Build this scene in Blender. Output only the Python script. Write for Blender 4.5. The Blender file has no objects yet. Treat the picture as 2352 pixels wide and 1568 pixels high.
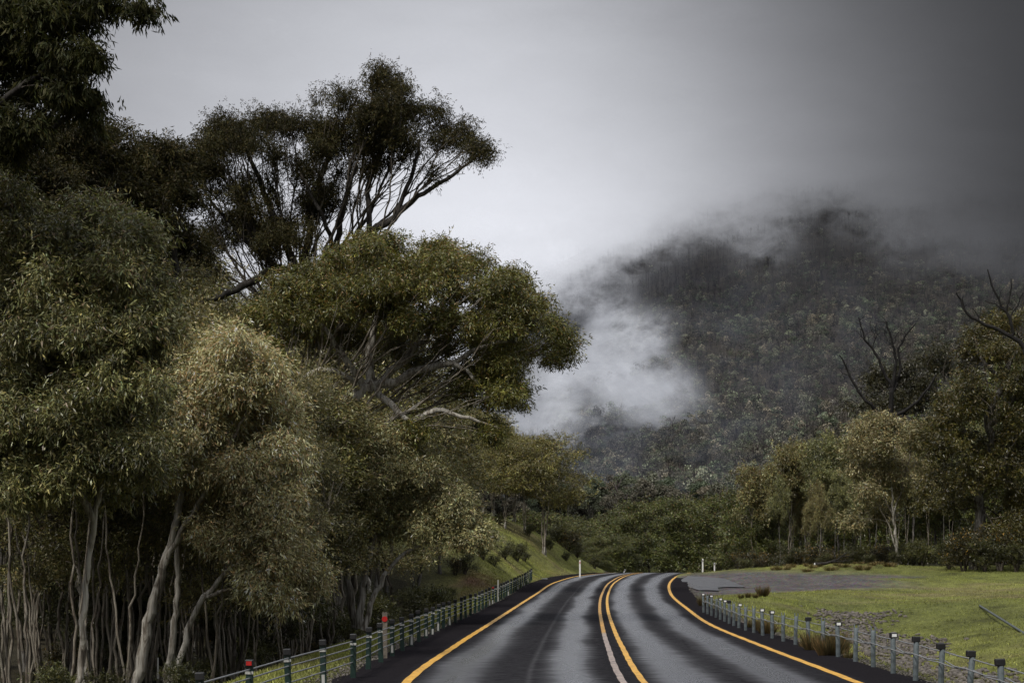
import bpy, math, random
import numpy as np
from mathutils import Vector

random.seed(7)
RNG = np.random.default_rng(7)
PI = math.pi
F = 4573.0            # 70 mm lens in units of the 2352 px wide photograph
EYE = 2.2
CX, HY = 1176.0, 1246.0

scene = bpy.context.scene
COL = scene.collection

def at(px, py, Y):
    return np.array([(px - CX) / F * Y, Y, EYE + (HY - py) / F * Y])

def sstep(x, a, b):
    t = np.clip((np.asarray(x, float) - a) / (b - a), 0, 1)
    return t * t * (3 - 2 * t)

def vnoise(x, y, seed=0, scale=1.0, octaves=4):
    """cheap 2-D value noise in -1..1, vectorised"""
    x = np.asarray(x, float) / scale; y = np.asarray(y, float) / scale
    tot = 0; amp = 1.0; norm = 0
    for o in range(octaves):
        xi = np.floor(x).astype(np.int64); yi = np.floor(y).astype(np.int64)
        fx = x - xi; fy = y - yi
        fx = fx * fx * (3 - 2 * fx); fy = fy * fy * (3 - 2 * fy)
        def h(a, b):
            n = (a * 374761393 + b * 668265263 + (seed + o) * 982451653) & 0x7fffffff
            n = ((n ^ (n >> 13)) * 1274126177) & 0x7fffffff
            n = n ^ (n >> 16)
            return (n % 100003) / 50001.5 - 1
        v = (h(xi, yi) * (1 - fx) + h(xi + 1, yi) * fx) * (1 - fy) + (h(xi, yi + 1) * (1 - fx) + h(xi + 1, yi + 1) * fx) * fy
        tot = tot + v * amp; norm += amp
        amp *= 0.5; x = x * 2.03 + 17.3; y = y * 2.03 + 5.1
    return tot / norm

# ------------------------------------------------------------------ helpers
def mesh_from(name, V, Fc, nside, mat, parent=None, cols=None, smooth=True, loc=None, uv=None):
    """V (n,3), Fc (m,nside) -> ONE mesh object"""
    V = np.asarray(V, np.float32); Fc = np.asarray(Fc, np.int32)
    me = bpy.data.meshes.new(name)
    me.vertices.add(len(V)); me.vertices.foreach_set('co', V.ravel())
    nf = len(Fc)
    me.loops.add(nf * nside); me.loops.foreach_set('vertex_index', Fc.ravel())
    me.polygons.add(nf)
    me.polygons.foreach_set('loop_start', np.arange(nf, dtype=np.int32) * nside)
    if smooth:
        me.polygons.foreach_set('use_smooth', np.ones(nf, dtype=bool))
    if cols is not None:
        a = me.color_attributes.new('tint', 'FLOAT_COLOR', 'POINT')
        c = np.ones((len(V), 4), np.float32); c[:, :cols.shape[1]] = cols
        a.data.foreach_set('color', c.ravel())
    if uv is not None:
        u = me.uv_layers.new(name='UVMap')
        u.data.foreach_set('uv', np.asarray(uv, np.float32)[Fc.ravel()].ravel())
    me.update(calc_edges=True); me.validate()
    me.materials.append(mat)
    o = bpy.data.objects.new(name, me); COL.objects.link(o)
    if parent is not None: o.parent = parent
    if loc is not None: o.location = loc
    return o

class MB:
    """collects mixed polygons for a hand-made mesh"""
    def __init__(s): s.v = []; s.f = []
    def box(s, c, size, rot=None):
        b = len(s.v); sx, sy, sz = [k / 2 for k in size]
        for dx, dy, dz in ((-1,-1,-1),(1,-1,-1),(1,1,-1),(-1,1,-1),(-1,-1,1),(1,-1,1),(1,1,1),(-1,1,1)):
            p = Vector((dx*sx, dy*sy, dz*sz))
            if rot is not None: p = rot @ p
            s.v.append((c[0]+p.x, c[1]+p.y, c[2]+p.z))
        for q in ((0,3,2,1),(4,5,6,7),(0,1,5,4),(1,2,6,5),(2,3,7,6),(3,0,4,7)):
            s.f.append(tuple(b+i for i in q))
    def tube(s, pts, r, n=8, cap=True):
        pts = [Vector(p) for p in pts]; rings = []
        for i, p in enumerate(pts):
            t = (pts[min(i+1, len(pts)-1)] - pts[max(i-1, 0)]).normalized()
            ref = Vector((0,0,1)) if abs(t.z) < .9 else Vector((0,1,0))
            a = t.cross(ref).normalized(); b_ = t.cross(a)
            rr = r[i] if hasattr(r, '__len__') else r
            base = len(s.v)
            for k in range(n):
                w = 2*PI*k/n; q = p + (a*math.cos(w) + b_*math.sin(w))*rr
                s.v.append(tuple(q))
            rings.append(base)
        for i in range(len(rings)-1):
            for k in range(n):
                k2 = (k+1) % n
                s.f.append((rings[i]+k, rings[i]+k2, rings[i+1]+k2, rings[i+1]+k))
        if cap:
            s.f.append(tuple(rings[0]+k for k in range(n))[::-1]); s.f.append(tuple(rings[-1]+k for k in range(n)))
    def build(s, name, mat, parent=None, bevel=0, smooth=False):
        me = bpy.data.meshes.new(name); me.from_pydata(s.v, [], s.f); me.update()
        me.materials.append(mat)
        if smooth:
            for p in me.polygons: p.use_smooth = True
        o = bpy.data.objects.new(name, me); COL.objects.link(o)
        if parent is not None: o.parent = parent
        if bevel:
            m = o.modifiers.new('b', 'BEVEL'); m.width = bevel; m.segments = 2
        return o

def tag(o, label=None, cat=None, group=None, kind=None):
    if label: o['label'] = label
    if cat: o['category'] = cat
    if group: o['group'] = group
    if kind: o['kind'] = kind
    return o

def empty(name, loc, label=None, cat=None, group=None, rz=0):
    o = bpy.data.objects.new(name, None); COL.objects.link(o)
    o.location = tuple(float(k) for k in loc); o.rotation_euler = (0, 0, rz); o.empty_display_size = .2
    return tag(o, label, cat, group)

KIDS = {}
def copy_tree(o, loc, rz=0, scale=1.0, label=None, group=None, parent=None):
    c = o.copy(); COL.objects.link(c)
    if parent is not None: c.parent = parent
    else:
        c.location = tuple(float(k) for k in loc); c.rotation_euler = (0, 0, rz)
        c.scale = (scale,)*3 if not hasattr(scale, '__len__') else scale
        if label: c['label'] = label
        if group: c['group'] = group
    for ch in KIDS.get(o.name, []):
        copy_tree(ch, None, parent=c)
    return c
def reg(root):
    KIDS[root.name] = [c for c in bpy.data.objects if c.parent == root]
    for c in KIDS[root.name]: reg(c)

# ------------------------------------------------------------------ materials
def mat(name):
    m = bpy.data.materials.new(name); m.use_nodes = True
    nt = m.node_tree; nt.nodes.clear()
    return m, nt, nt.nodes, nt.links
def N(nt, t, **kw):
    n = nt.nodes.new(t)
    for k, v in kw.items():
        if k == 'inp':
            for a, b in v.items(): n.inputs[a].default_value = b
        else: setattr(n, k, v)
    return n
def L(nt, a, b): nt.links.new(a, b)
def math_(nt, op, a, b=None, c=None, clamp=False):
    n = nt.nodes.new('ShaderNodeMath'); n.operation = op; n.use_clamp = clamp
    for i, v in enumerate((a, b, c)):
        if v is None: continue
        if isinstance(v, (int, float)): n.inputs[i].default_value = v
        else: nt.links.new(v, n.inputs[i])
    return n.outputs[0]
def mixc(nt, f, a, b, mode='MIX'):
    n = nt.nodes.new('ShaderNodeMix'); n.data_type = 'RGBA'; n.blend_type = mode
    for s, v in ((n.inputs[0], f), (n.inputs[6], a), (n.inputs[7], b)):
        if isinstance(v, (int, float)): s.default_value = v
        elif isinstance(v, tuple): s.default_value = v if len(v) == 4 else (*v, 1)
        else: nt.links.new(v, s)
    return n.outputs[2]
def ramp(nt, f, stops):
    n = nt.nodes.new('ShaderNodeValToRGB'); e = n.color_ramp.elements
    while len(e) > 1: e.remove(e[-1])
    for i, (p, c) in enumerate(stops):
        if not hasattr(c, '__len__'): c = (c, c, c)
        if i == 0: e[0].position = p; e[0].color = (*c, 1)
        else:
            k = e.new(p); k.color = (*c, 1)
    nt.links.new(f, n.inputs[0]); return n.outputs[0]
def noise(nt, vec, scale, detail=4, rough=.55, dist=0):
    n = N(nt, 'ShaderNodeTexNoise', inp={'Scale': scale, 'Detail': detail, 'Roughness': rough, 'Distortion': dist})
    if vec is not None: nt.links.new(vec, n.inputs['Vector'])
    return n.outputs['Fac']
def mapping(nt, vec, scale=(1,1,1), loc=(0,0,0), rot=(0,0,0)):
    n = N(nt, 'ShaderNodeMapping', inp={'Scale': scale, 'Location': loc, 'Rotation': rot}); nt.links.new(vec, n.inputs['Vector'])
    return n.outputs[0]
def bump(nt, h, strength, dist=.02):
    n = N(nt, 'ShaderNodeBump', inp={'Strength': strength, 'Distance': dist}); nt.links.new(h, n.inputs['Height'])
    return n.outputs[0]
def principled(nt, color, rough=.6, spec=.5, metal=0, normal=None):
    p = N(nt, 'ShaderNodeBsdfPrincipled')
    for key, v in (('Base Color', color), ('Roughness', rough), ('Specular IOR Level', spec), ('Metallic', metal)):
        if isinstance(v, tuple): p.inputs[key].default_value = (*v, 1)
        elif isinstance(v, (int, float)): p.inputs[key].default_value = v
        else: nt.links.new(v, p.inputs[key])
    if normal is not None: nt.links.new(normal, p.inputs['Normal'])
    return p.outputs[0]
def out(nt, s):
    o = N(nt, 'ShaderNodeOutputMaterial'); nt.links.new(s, o.inputs['Surface'])
def objco(nt): return N(nt, 'ShaderNodeTexCoord').outputs['Object']
def geopos(nt): return N(nt, 'ShaderNodeNewGeometry').outputs['Position']
def attr(nt, name='tint'):
    n = N(nt, 'ShaderNodeAttribute'); n.attribute_name = name
    return n

def leaf_material(name, gloss=.3, transl=.25, rough=.42):
    m, nt, nn, ll = mat(name)
    a = attr(nt).outputs['Color']
    p = principled(nt, a, rough, gloss)
    t = N(nt, 'ShaderNodeBsdfTranslucent'); L(nt, mixc(nt, 1.0, a, (1.0, 1.05, .6), 'MULTIPLY'), t.inputs[0])
    mx = N(nt, 'ShaderNodeMixShader'); mx.inputs[0].default_value = transl
    L(nt, p, mx.inputs[1]); L(nt, t.outputs[0], mx.inputs[2]); out(nt, mx.outputs[0])
    return m
M_LEAF = leaf_material('gum_leaf', .5, .2, .42)
M_LEAF_DULL = leaf_material('dull_leaf', .15, .2, .6)

def bark_material(name, pale, mid, dark, thresh=.5):
    m, nt, nn, ll = mat(name)
    v = objco(nt)
    n1 = noise(nt, mapping(nt, v, (7, 7, .8)), 1.3, 5, .65, 1.2)
    n2 = noise(nt, mapping(nt, v, (16, 16, 1.6)), 1.0, 4, .6)
    n3 = noise(nt, v, .35, 3)
    c = ramp(nt, n1, [(thresh-.16, dark), (thresh-.04, mid), (thresh+.06, pale), (.85, tuple(k*1.15 for k in pale))])
    c = mixc(nt, .55, c, ramp(nt, n2, [(.3, .25), (.62, 1.0)]), 'MULTIPLY')
    c = mixc(nt, 1.0, c, ramp(nt, n3, [(.35, .55), (.6, 1.0)]), 'MULTIPLY')
    out(nt, principled(nt, c, .8, .2, 0, bump(nt, n2, .7, .03)))
    return m
M_BARK_PALE = bark_material('pale_bark', (.50, .475, .42), (.24, .21, .17), (.065, .053, .042), .47)
M_BARK_GREY = bark_material('grey_bark', (.23, .22, .20), (.10, .088, .075), (.035, .029, .024), .5)
M_BARK_DARK = bark_material('dark_bark', (.055, .050, .045), (.028, .024, .021), (.012, .010, .009), .5)
M_BLACK_BARK = bark_material('burnt_bark', (.020, .018, .017), (.012, .011, .010), (.006, .005, .005), .5)
M_TWIG = bark_material('twig_bark', (.13, .115, .095), (.065, .053, .042), (.028, .023, .018), .5)
M_TWIG_PALE = bark_material('pale_twig_bark', (.30, .27, .22), (.15, .12, .09), (.06, .048, .036), .45)

def simple(name, col, rough=.6, spec=.4, metal=0, nscale=8, amount=.35, bumpn=.1):
    m, nt, nn, ll = mat(name)
    f = noise(nt, objco(nt), nscale, 5, .6)
    c = mixc(nt, 1.0, (*col, 1), ramp(nt, f, [(.3, 1-amount), (.7, 1+amount*.4)]), 'MULTIPLY')
    out(nt, principled(nt, c, rough, spec, metal, bump(nt, f, bumpn)))
    return m
# ------------------------------------------------------------------ terrain functions
# rows read off the photo: picture row, left line, centre, right line, road height there
ROWS = [(1568, 934.7, 1455, 1965.5, 0.0), (1486, 1044, 1413, 1753, -.12), (1434, 1124, 1395, 1629.5, -.28),
        (1398.8, 1178, 1387, 1579, -.36), (1364.5, 1231.6, 1390, 1541, -.38), (1336.4, 1278.5, 1408, 1540, -.25),
        (1323.5, 1325, 1431, 1555, -.15), (1318, 1370, 1452, 1572, -.17), (1315.2, 1420, 1480, 1592, -.26)]
RP = []
for (y, l, c, r, z) in ROWS:
    Yd = (EYE - z) * F / (y - HY)
    RP.append((Yd, (l-CX)/F*Yd, (c-CX)/F*Yd, (r-CX)/F*Yd, z))
Y0 = RP[0][0]
pre = [(Yk, RP[0][1] + .0*(Yk-Y0), RP[0][2] + .0*(Yk-Y0), RP[0][3] - .0*(Yk-Y0), 0.0) for Yk in (-60, -20, 0, 12, 22)]
lastY = RP[-1][0]
post = [(lastY+16, 11.5, 15, 18.5, -.9), (lastY+40, 20, 23.5, 27, -2.6), (lastY+80, 40, 44, 48, -5)]
RP = np.array(pre + RP + post)
def smooth_interp(x, xs, ys):
    # monotone-ish cubic (Catmull-Rom) over the knots
    x = np.asarray(x, float); i = np.clip(np.searchsorted(xs, x) - 1, 0, len(xs) - 2)
    m = np.gradient(ys, xs)
    h = xs[i+1] - xs[i]; t = np.clip((x - xs[i]) / h, 0, 1)
    return ((2*t**3-3*t**2+1)*ys[i] + (t**3-2*t**2+t)*h*m[i] + (-2*t**3+3*t**2)*ys[i+1] + (t**3-t**2)*h*m[i+1])
RY = RP[:, 0]
def road_l(Y): return smooth_interp(Y, RY, RP[:, 1])
def road_c(Y): return smooth_interp(Y, RY, RP[:, 2])
def road_r(Y): return smooth_interp(Y, RY, RP[:, 3])
def road_z(Y): return smooth_interp(Y, RY, RP[:, 4])

def ground(X, Y):
    X = np.asarray(X, float); Y = np.asarray(Y, float)
    Yc = np.clip(Y, -60, 225)
    l = road_l(Yc); r = road_r(Yc); z0 = road_z(Yc)
    dl = l - X            # metres left of the left line
    dr = X - r            # metres right of the right line
    z = z0 - .05 + np.zeros_like(X)
    # verge lip + ditch at the left, forest floor beyond
    near = 1 - sstep(Y, 96, 122)
    z += near * (-1.15 * sstep(dl, 2.5, 5.9) + .035 * np.clip(dl - 9, 0, 60) + .18*np.clip(dl-22, 0, 80)*sstep(Y, 50, 100))
    # grassy bank at the left beyond the barrier
    prof = np.interp(dl, [1.4, 2.6, 5.0, 8.0, 13, 20, 40, 120], [0, .45, 2.5, 4.1, 5.6, 7.0, 11, 26])
    z += sstep(Y, 100, 128) * (1 - .85*sstep(Y, 158, 200)) * prof
    # ditch and field at the right
    dn = 1 - sstep(Y, 70, 98)
    cD = np.clip(5.2 + (Y-49)*.072, 4.4, 8.5)
    z += np.where(dr > 0, dn * -1.35 * sstep(dr, 1.5, cD-.8) * (1 - .9*np.clip((dr-cD-.8)/6, 0, 1)), 0)
    z += np.where(dr > 0, .42*np.exp(-((dr-4.2)/2.4)**2 - ((Y-86)/11)**2), 0)
    z += np.where(dr > 0, sstep(Y, 100, 150) * (.012*np.clip(dr-6, 0, 200) + .55*sstep(dr, 8, 20)), 0)
    z += np.where(dr > 0, .75*np.exp(-((X-21)/7)**2 - ((Y-142)/12)**2), 0)
    # land falls away behind the crest
    z -= np.where(X > l - 2, sstep(Y, 166, 235) * 5.5, sstep(Y, 215, 300) * 4)
    rough = np.clip(np.maximum(dl, dr) - 1.6, 0, 3) / 3
    z += rough * (.17 * vnoise(X, Y, 3, 5.0, 4) + .03 * vnoise(X, Y, 9, .9, 3))
    z += np.where(dr > 5, sstep(dr, 5, 9)*(1 - sstep(Y, 118, 140)), 0)*.30*vnoise(X, Y, 4, 11, 2)
    z += sstep(np.abs(X), 30, 90) * 1.5 * vnoise(X, Y, 5, 40, 3)
    return z
def gz(X, Y): return float(ground(np.array([X]), np.array([Y]))[0])
def on_ground(px, Y):
    X = (px - CX) / F * Y
    return (X, Y, gz(X, Y))
def ground_hit(px, py):
    """first ground point met looking through a place in the photograph"""
    Ys = np.arange(18, 215, .25); X = (px-CX)/F*Ys
    zz = EYE + (HY-py)/F*Ys; g = ground(X, Ys)
    hit = g >= zz
    if not hit.any(): return None
    k = np.argmax(hit)
    return (float(X[k]), float(Ys[k]), float(g[k]))

MX = [900, 1100, 1190, 1240, 1330, 1450, 1600, 1800, 2000, 2352, 2800]
MP = [1150, 900, 715, 632, 585, 500, 385, 320, 290, 280, 280]
M_Y0, M_Y1 = 430.0, 1500.0
def mountain(X, Y):
    px = CX + F * X / Y
    crest = np.interp(px, MX, MP)
    t = np.clip((Y - M_Y0) / (M_Y1 - M_Y0), 0, 1.15)
    tt = np.where(t < 1, t**.85, 1 - 2*(t-1))
    py = 1252 + (crest - 1252) * tt
    z = EYE + (HY - py) / F * Y
    z += 14 * vnoise(X, Y, 21, 170, 4) * sstep(t, .05, .3) + 3*vnoise(X, Y, 33, 40, 3)
    return z
# ------------------------------------------------------------------ setting meshes
def grid_mesh(name, xs, ys, zf, material, cols=None):
    XX, YY = np.meshgrid(xs, ys); ZZ = zf(XX, YY)
    V = np.stack([XX.ravel(), YY.ravel(), ZZ.ravel()], 1)
    nx, ny = len(xs), len(ys)
    i = np.arange(ny-1)[:, None]*nx + np.arange(nx-1)[None, :]
    Fc = np.stack([i, i+1, i+nx+1, i+nx], -1).reshape(-1, 4)
    c = cols(XX.ravel(), YY.ravel(), ZZ.ravel()) if cols else None
    return mesh_from(name, V, Fc, 4, material, cols=c)

def gravel_mask(X, Y):
    # pull-out area at the right, read as a rough ellipse on the ground
    r = road_r(np.clip(Y, -60, 225)); d = X - r
    e = np.exp(-np.abs((Y - (118 + .25*np.clip(d, 0, 60)) + 3*vnoise(X, Y, 14, 5, 3))/(13.5 + 9*(1-sstep(d, 2, 9))))**4) * (1 - sstep(d + 4*vnoise(X, Y, 12, 6, 3), 8, 19))
    return np.where(d > .2, e, 0)
def ground_cols(X, Y, Z):
    Yc = np.clip(Y, -60, 225)
    l = road_l(Yc); r = road_r(Yc); dl = l - X; dr = X - r
    n1 = vnoise(X, Y, 41, 4, 4); n2 = vnoise(X, Y, 42, 14, 3); n3 = vnoise(X*1.0, Y*.35, 43, 1.2, 3)
    grass = np.stack([.175 + .045*n2 + .03*n3, .186 + .04*n2 + .035*n3, .050 + .012*n2], 1)
    straw = np.array([.20, .165, .085]); soil = np.array([.10, .062, .045]); floor = np.array([.036, .029, .019]); grav = np.array([.115, .104, .10])
    c = grass
    k = np.clip(sstep(n1 + .5*n2, .18, .75)*.7, 0, 1)[:, None]; c = c*(1-k) + straw*k
    k = (sstep(-n1 + .6*n3, .2, .75)*.7)[:, None]; c = c*(1-k) + np.array([.070, .072, .026])*k
    # forest floor at left
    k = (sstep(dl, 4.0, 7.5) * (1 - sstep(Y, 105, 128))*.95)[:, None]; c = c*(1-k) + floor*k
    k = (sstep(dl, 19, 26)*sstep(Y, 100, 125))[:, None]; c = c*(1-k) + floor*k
    # red soil scar at foot of the bank
    k = (np.exp(-((X+2.4)/1.6)**2 - ((Y-113)/6)**2)*sstep(n1, -.5, .3))[:, None]; c = c*(1-k) + np.array([.12, .06, .042])*k
    # under trees at right
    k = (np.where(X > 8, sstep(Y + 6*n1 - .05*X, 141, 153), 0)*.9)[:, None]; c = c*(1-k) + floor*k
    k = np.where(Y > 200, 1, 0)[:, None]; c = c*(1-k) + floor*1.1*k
    # dirt verge beside the seal
    e = np.exp(-((np.maximum(dl, dr)-1.25 + .25*n1)/.35)**2)[:, None]*.75; c = c*(1-e) + np.array([.05, .046, .042])*e
    # gravel
    g = np.clip(gravel_mask(X, Y)*1.7 - .25 + .25*n1, 0, 1)[:, None]; c = c*(1-g) + grav*g
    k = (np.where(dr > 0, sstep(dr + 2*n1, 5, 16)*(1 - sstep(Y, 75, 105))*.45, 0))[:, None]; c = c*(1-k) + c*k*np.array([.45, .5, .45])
    # red brown cut soil patch at right of the barrier
    k = (np.where(dr > 0, np.exp(-((dr-2.2)/.9)**2 - ((Y-62)/6)**2), 0)*.7)[:, None]; c = c*(1-k) + np.array([.09, .055, .035])*k
    return np.clip(np.concatenate([c, g], 1), .004, 1)

m, nt, nn, ll = mat('ground_cover')
a = attr(nt); P = geopos(nt)
f1 = noise(nt, P, 5.5, 6, .7); f2 = noise(nt, mapping(nt, P, (1, .35, 1)), 18, 4, .7); f3 = noise(nt, mapping(nt, P, (1, .5, 1)), .8, 6, .68)
c = mixc(nt, 1.0, a.outputs['Color'], ramp(nt, f1, [(.28, .38), (.55, 1.0), (.75, 1.35)]), 'MULTIPLY')
c = mixc(nt, .8, c, ramp(nt, f2, [(.3, .5), (.6, 1.15)]), 'MULTIPLY')
c = mixc(nt, .7, c, ramp(nt, f3, [(.35, .42), (.6, 1.2)]), 'MULTIPLY')
vo = N(nt, 'ShaderNodeTexVoronoi', inp={'Scale': 9.0}); L(nt, P, vo.inputs['Vector'])
gm = a.outputs['Alpha']
c = mixc(nt, math_(nt, 'MULTIPLY', gm, .5), c, mixc(nt, 1.0, c, vo.outputs['Color'], 'OVERLAY'))
h = math_(nt, 'ADD', f1, math_(nt, 'MULTIPLY', f2, .5))
out(nt, principled(nt, c, .92, .15, 0, bump(nt, h, 1.0, .12)))
M_GROUND = m

def axis(segs):
    o = []
    for a_, b_, s in segs: o += list(np.arange(a_, b_, s))
    return np.array(o + [segs[-1][1]])
gx = axis([(-900, -200, 50), (-200, -60, 8), (-60, -24, 1.5), (-24, 30, .4), (30, 60, 1.2), (60, 200, 8), (200, 900, 50)])
gy = axis([(-120, 0, 8), (0, 24, 1.5), (24, 100, .45), (100, 215, .6), (215, 480, 8), (480, 2600, 70)])
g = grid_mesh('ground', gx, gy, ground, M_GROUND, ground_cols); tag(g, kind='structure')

# mountain as hills
hx_u = np.linspace(900, 3000, 170); hy = np.linspace(M_Y0 - 60, M_Y1*1.12, 150)
UU, YY = np.meshgrid(hx_u, hy); XX = (UU - CX) / F * YY; ZZ = mountain(XX, YY)
V = np.stack([XX.ravel(), YY.ravel(), ZZ.ravel()], 1); nx, ny = len(hx_u), len(hy)
i = np.arange(ny-1)[:, None]*nx + np.arange(nx-1)[None, :]
Fc = np.stack([i, i+1, i+nx+1, i+nx], -1).reshape(-1, 4)
m, nt, nn, ll = mat('mountain_floor')
c = ramp(nt, noise(nt, geopos(nt), .06, 6, .65), [(.35, (.018, .016, .013)), (.6, (.042, .036, .028))])
out(nt, principled(nt, c, .95, .1)); M_HILL = m
h = mesh_from('hills', V, Fc, 4, M_HILL); tag(h, kind='structure')

# ------------------------------------------------------------------ road
def strip(name, offs, zoff, material, ys, uvv=None):
    """offs: list of functions Y -> X"""
    Ys = np.asarray(ys); cols_ = [f(Ys) for f in offs]; n = len(offs)
    zz = road_z(Ys) + zoff
    V = []; U = []
    for k in range(n):
        V.append(np.stack([cols_[k], Ys, zz], 1))
        cen = road_c(Ys)
        U.append(np.stack([uvv(cols_[k], Ys) if uvv else cols_[k]-cen, Ys], 1))
    V = np.concatenate(V); U = np.concatenate(U); ny = len(Ys)
    i = np.arange(n-1)[:, None]*ny + np.arange(ny-1)[None, :]
    Fc = np.stack([i, i+ny, i+ny+1, i+1], -1).reshape(-1, 4)
    return mesh_from(name, V, Fc, 4, material, uv=U)
def half_u(X, Y):   # lateral position scaled so both edge lines sit at -3.5 / +3.5
    l, c, r = road_l(Y), road_c(Y), road_r(Y)
    return np.where(X < c, (X-c)/(c-l)*3.5, (X-c)/(r-c)*3.5)
road_ys = axis([(-60, 20, 4), (20, 160, .5), (160, 225, 2)])
def lat(u):
    def f(Y):
        l, c, r = road_l(Y), road_c(Y), road_r(Y)
        if abs(u) > 4.3: u_n = .16*vnoise(np.asarray(Y, float), 0*np.asarray(Y, float)+u, 5, 1.6, 3)
        else: u_n = 0
        if u > 4.3: return r + (u-3.5) + u_n
        if u < -4.3: return l + (u+3.5)*(1+np.clip((Y-90)/70, 0, 1)*.6) + u_n
        if u < -3.5: return l + (u+3.5)*(1+np.clip((Y-90)/70, 0, 1)*.6)
        if u > 3.5: return r + (u-3.5)
        return c + (c-l)*u/3.5 if u < 0 else c + (r-c)*u/3.5
    return f
m, nt, nn, ll = mat('wet_asphalt')
uv = N(nt, 'ShaderNodeTexCoord').outputs['UV']
sx = N(nt, 'ShaderNodeSeparateXYZ'); L(nt, uv, sx.inputs[0]); U_, V_ = sx.outputs[0], sx.outputs[1]
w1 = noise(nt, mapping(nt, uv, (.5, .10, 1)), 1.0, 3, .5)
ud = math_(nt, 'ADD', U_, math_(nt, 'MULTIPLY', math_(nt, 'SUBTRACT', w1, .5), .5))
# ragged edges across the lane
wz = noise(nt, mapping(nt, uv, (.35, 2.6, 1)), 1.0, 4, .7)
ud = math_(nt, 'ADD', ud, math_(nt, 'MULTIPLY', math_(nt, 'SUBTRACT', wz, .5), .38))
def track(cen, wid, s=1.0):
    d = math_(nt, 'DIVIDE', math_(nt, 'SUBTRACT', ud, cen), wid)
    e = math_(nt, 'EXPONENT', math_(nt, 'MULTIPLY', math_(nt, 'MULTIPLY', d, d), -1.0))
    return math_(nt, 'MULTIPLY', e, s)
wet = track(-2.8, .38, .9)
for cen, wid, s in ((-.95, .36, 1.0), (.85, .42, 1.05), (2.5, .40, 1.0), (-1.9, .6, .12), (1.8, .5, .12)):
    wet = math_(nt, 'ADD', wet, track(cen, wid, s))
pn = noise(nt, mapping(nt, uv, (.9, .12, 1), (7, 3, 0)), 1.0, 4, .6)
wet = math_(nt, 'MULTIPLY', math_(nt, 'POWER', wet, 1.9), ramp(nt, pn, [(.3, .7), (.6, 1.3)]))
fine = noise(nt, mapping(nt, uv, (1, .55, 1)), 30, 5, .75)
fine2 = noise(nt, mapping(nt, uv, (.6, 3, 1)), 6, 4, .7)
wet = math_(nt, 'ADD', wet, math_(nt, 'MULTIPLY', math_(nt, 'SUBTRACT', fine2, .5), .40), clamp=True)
ab = math_(nt, 'ABSOLUTE', U_)
sh = math_(nt, 'SMOOTH_MIN', 1, 1, 0)
mr = N(nt, 'ShaderNodeMapRange', inp={'From Min': 3.55, 'From Max': 3.75}); L(nt, ab, mr.inputs[0]); shoulder = mr.outputs[0]
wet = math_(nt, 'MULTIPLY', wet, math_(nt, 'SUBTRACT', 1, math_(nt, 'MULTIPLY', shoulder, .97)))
# dark thin seam down the left lane
seam = math_(nt, 'EXPONENT', math_(nt, 'MULTIPLY', math_(nt, 'POWER', math_(nt, 'DIVIDE', math_(nt, 'ADD', U_, 1.62), .05), 2), -1))
rough = ramp(nt, wet, [(0, .9), (.35, .45), (.85, .27)])
rough = math_(nt, 'ADD', rough, math_(nt, 'MULTIPLY', math_(nt, 'SUBTRACT', fine, .5), .25))
base = ramp(nt, fine, [(.3, (.006, .006, .007)), (.7, (.026, .025, .028))])
vc = N(nt, 'ShaderNodeTexVoronoi', feature='DISTANCE_TO_EDGE', inp={'Scale': .55}); L(nt, mapping(nt, uv, (1, .45, 1)), vc.inputs['Vector'])
cr = ramp(nt, math_(nt, 'ADD', vc.outputs['Distance'], math_(nt, 'MULTIPLY', math_(nt, 'SUBTRACT', noise(nt, uv, 3, 4), .5), .12)), [(0, 1.0), (.012, 0.0)])
base = mixc(nt, math_(nt, 'MULTIPLY', cr, .3), base, (.004, .004, .004))
rough = math_(nt, 'ADD', rough, math_(nt, 'MULTIPLY', cr, .15))
base = mixc(nt, shoulder, base, mixc(nt, 1, base, (.9, .85, .85, 1), 'MULTIPLY'))
base = mixc(nt, math_(nt, 'MULTIPLY', seam, .22), base, (.10, .10, .105))
base = mixc(nt, math_(nt, 'MULTIPLY', wet, .75), base, (.065, .069, .08))  # pale sky sheen of the wet tracks painted into the base colour
spec = math_(nt, 'MULTIPLY', wet, 2.6)
spec = math_(nt, 'MULTIPLY', spec, math_(nt, 'SUBTRACT', 1, math_(nt, 'MULTIPLY', shoulder, .7)))
out(nt, principled(nt, base, rough, spec, 0, bump(nt, fine, .22, .010)))
M_ROAD = m
us = [-4.65, -4.0, -3.6, -3.5, -2.6, -1.75, -.9, 0, .9, 1.75, 2.6, 3.5, 3.6, 4.0, 4.6]
rd = strip('road', [lat(u) for u in us], .02, M_ROAD, road_ys, uvv=lambda X, Y: half_u(X, Y)); tag(rd, kind='structure')

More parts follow.
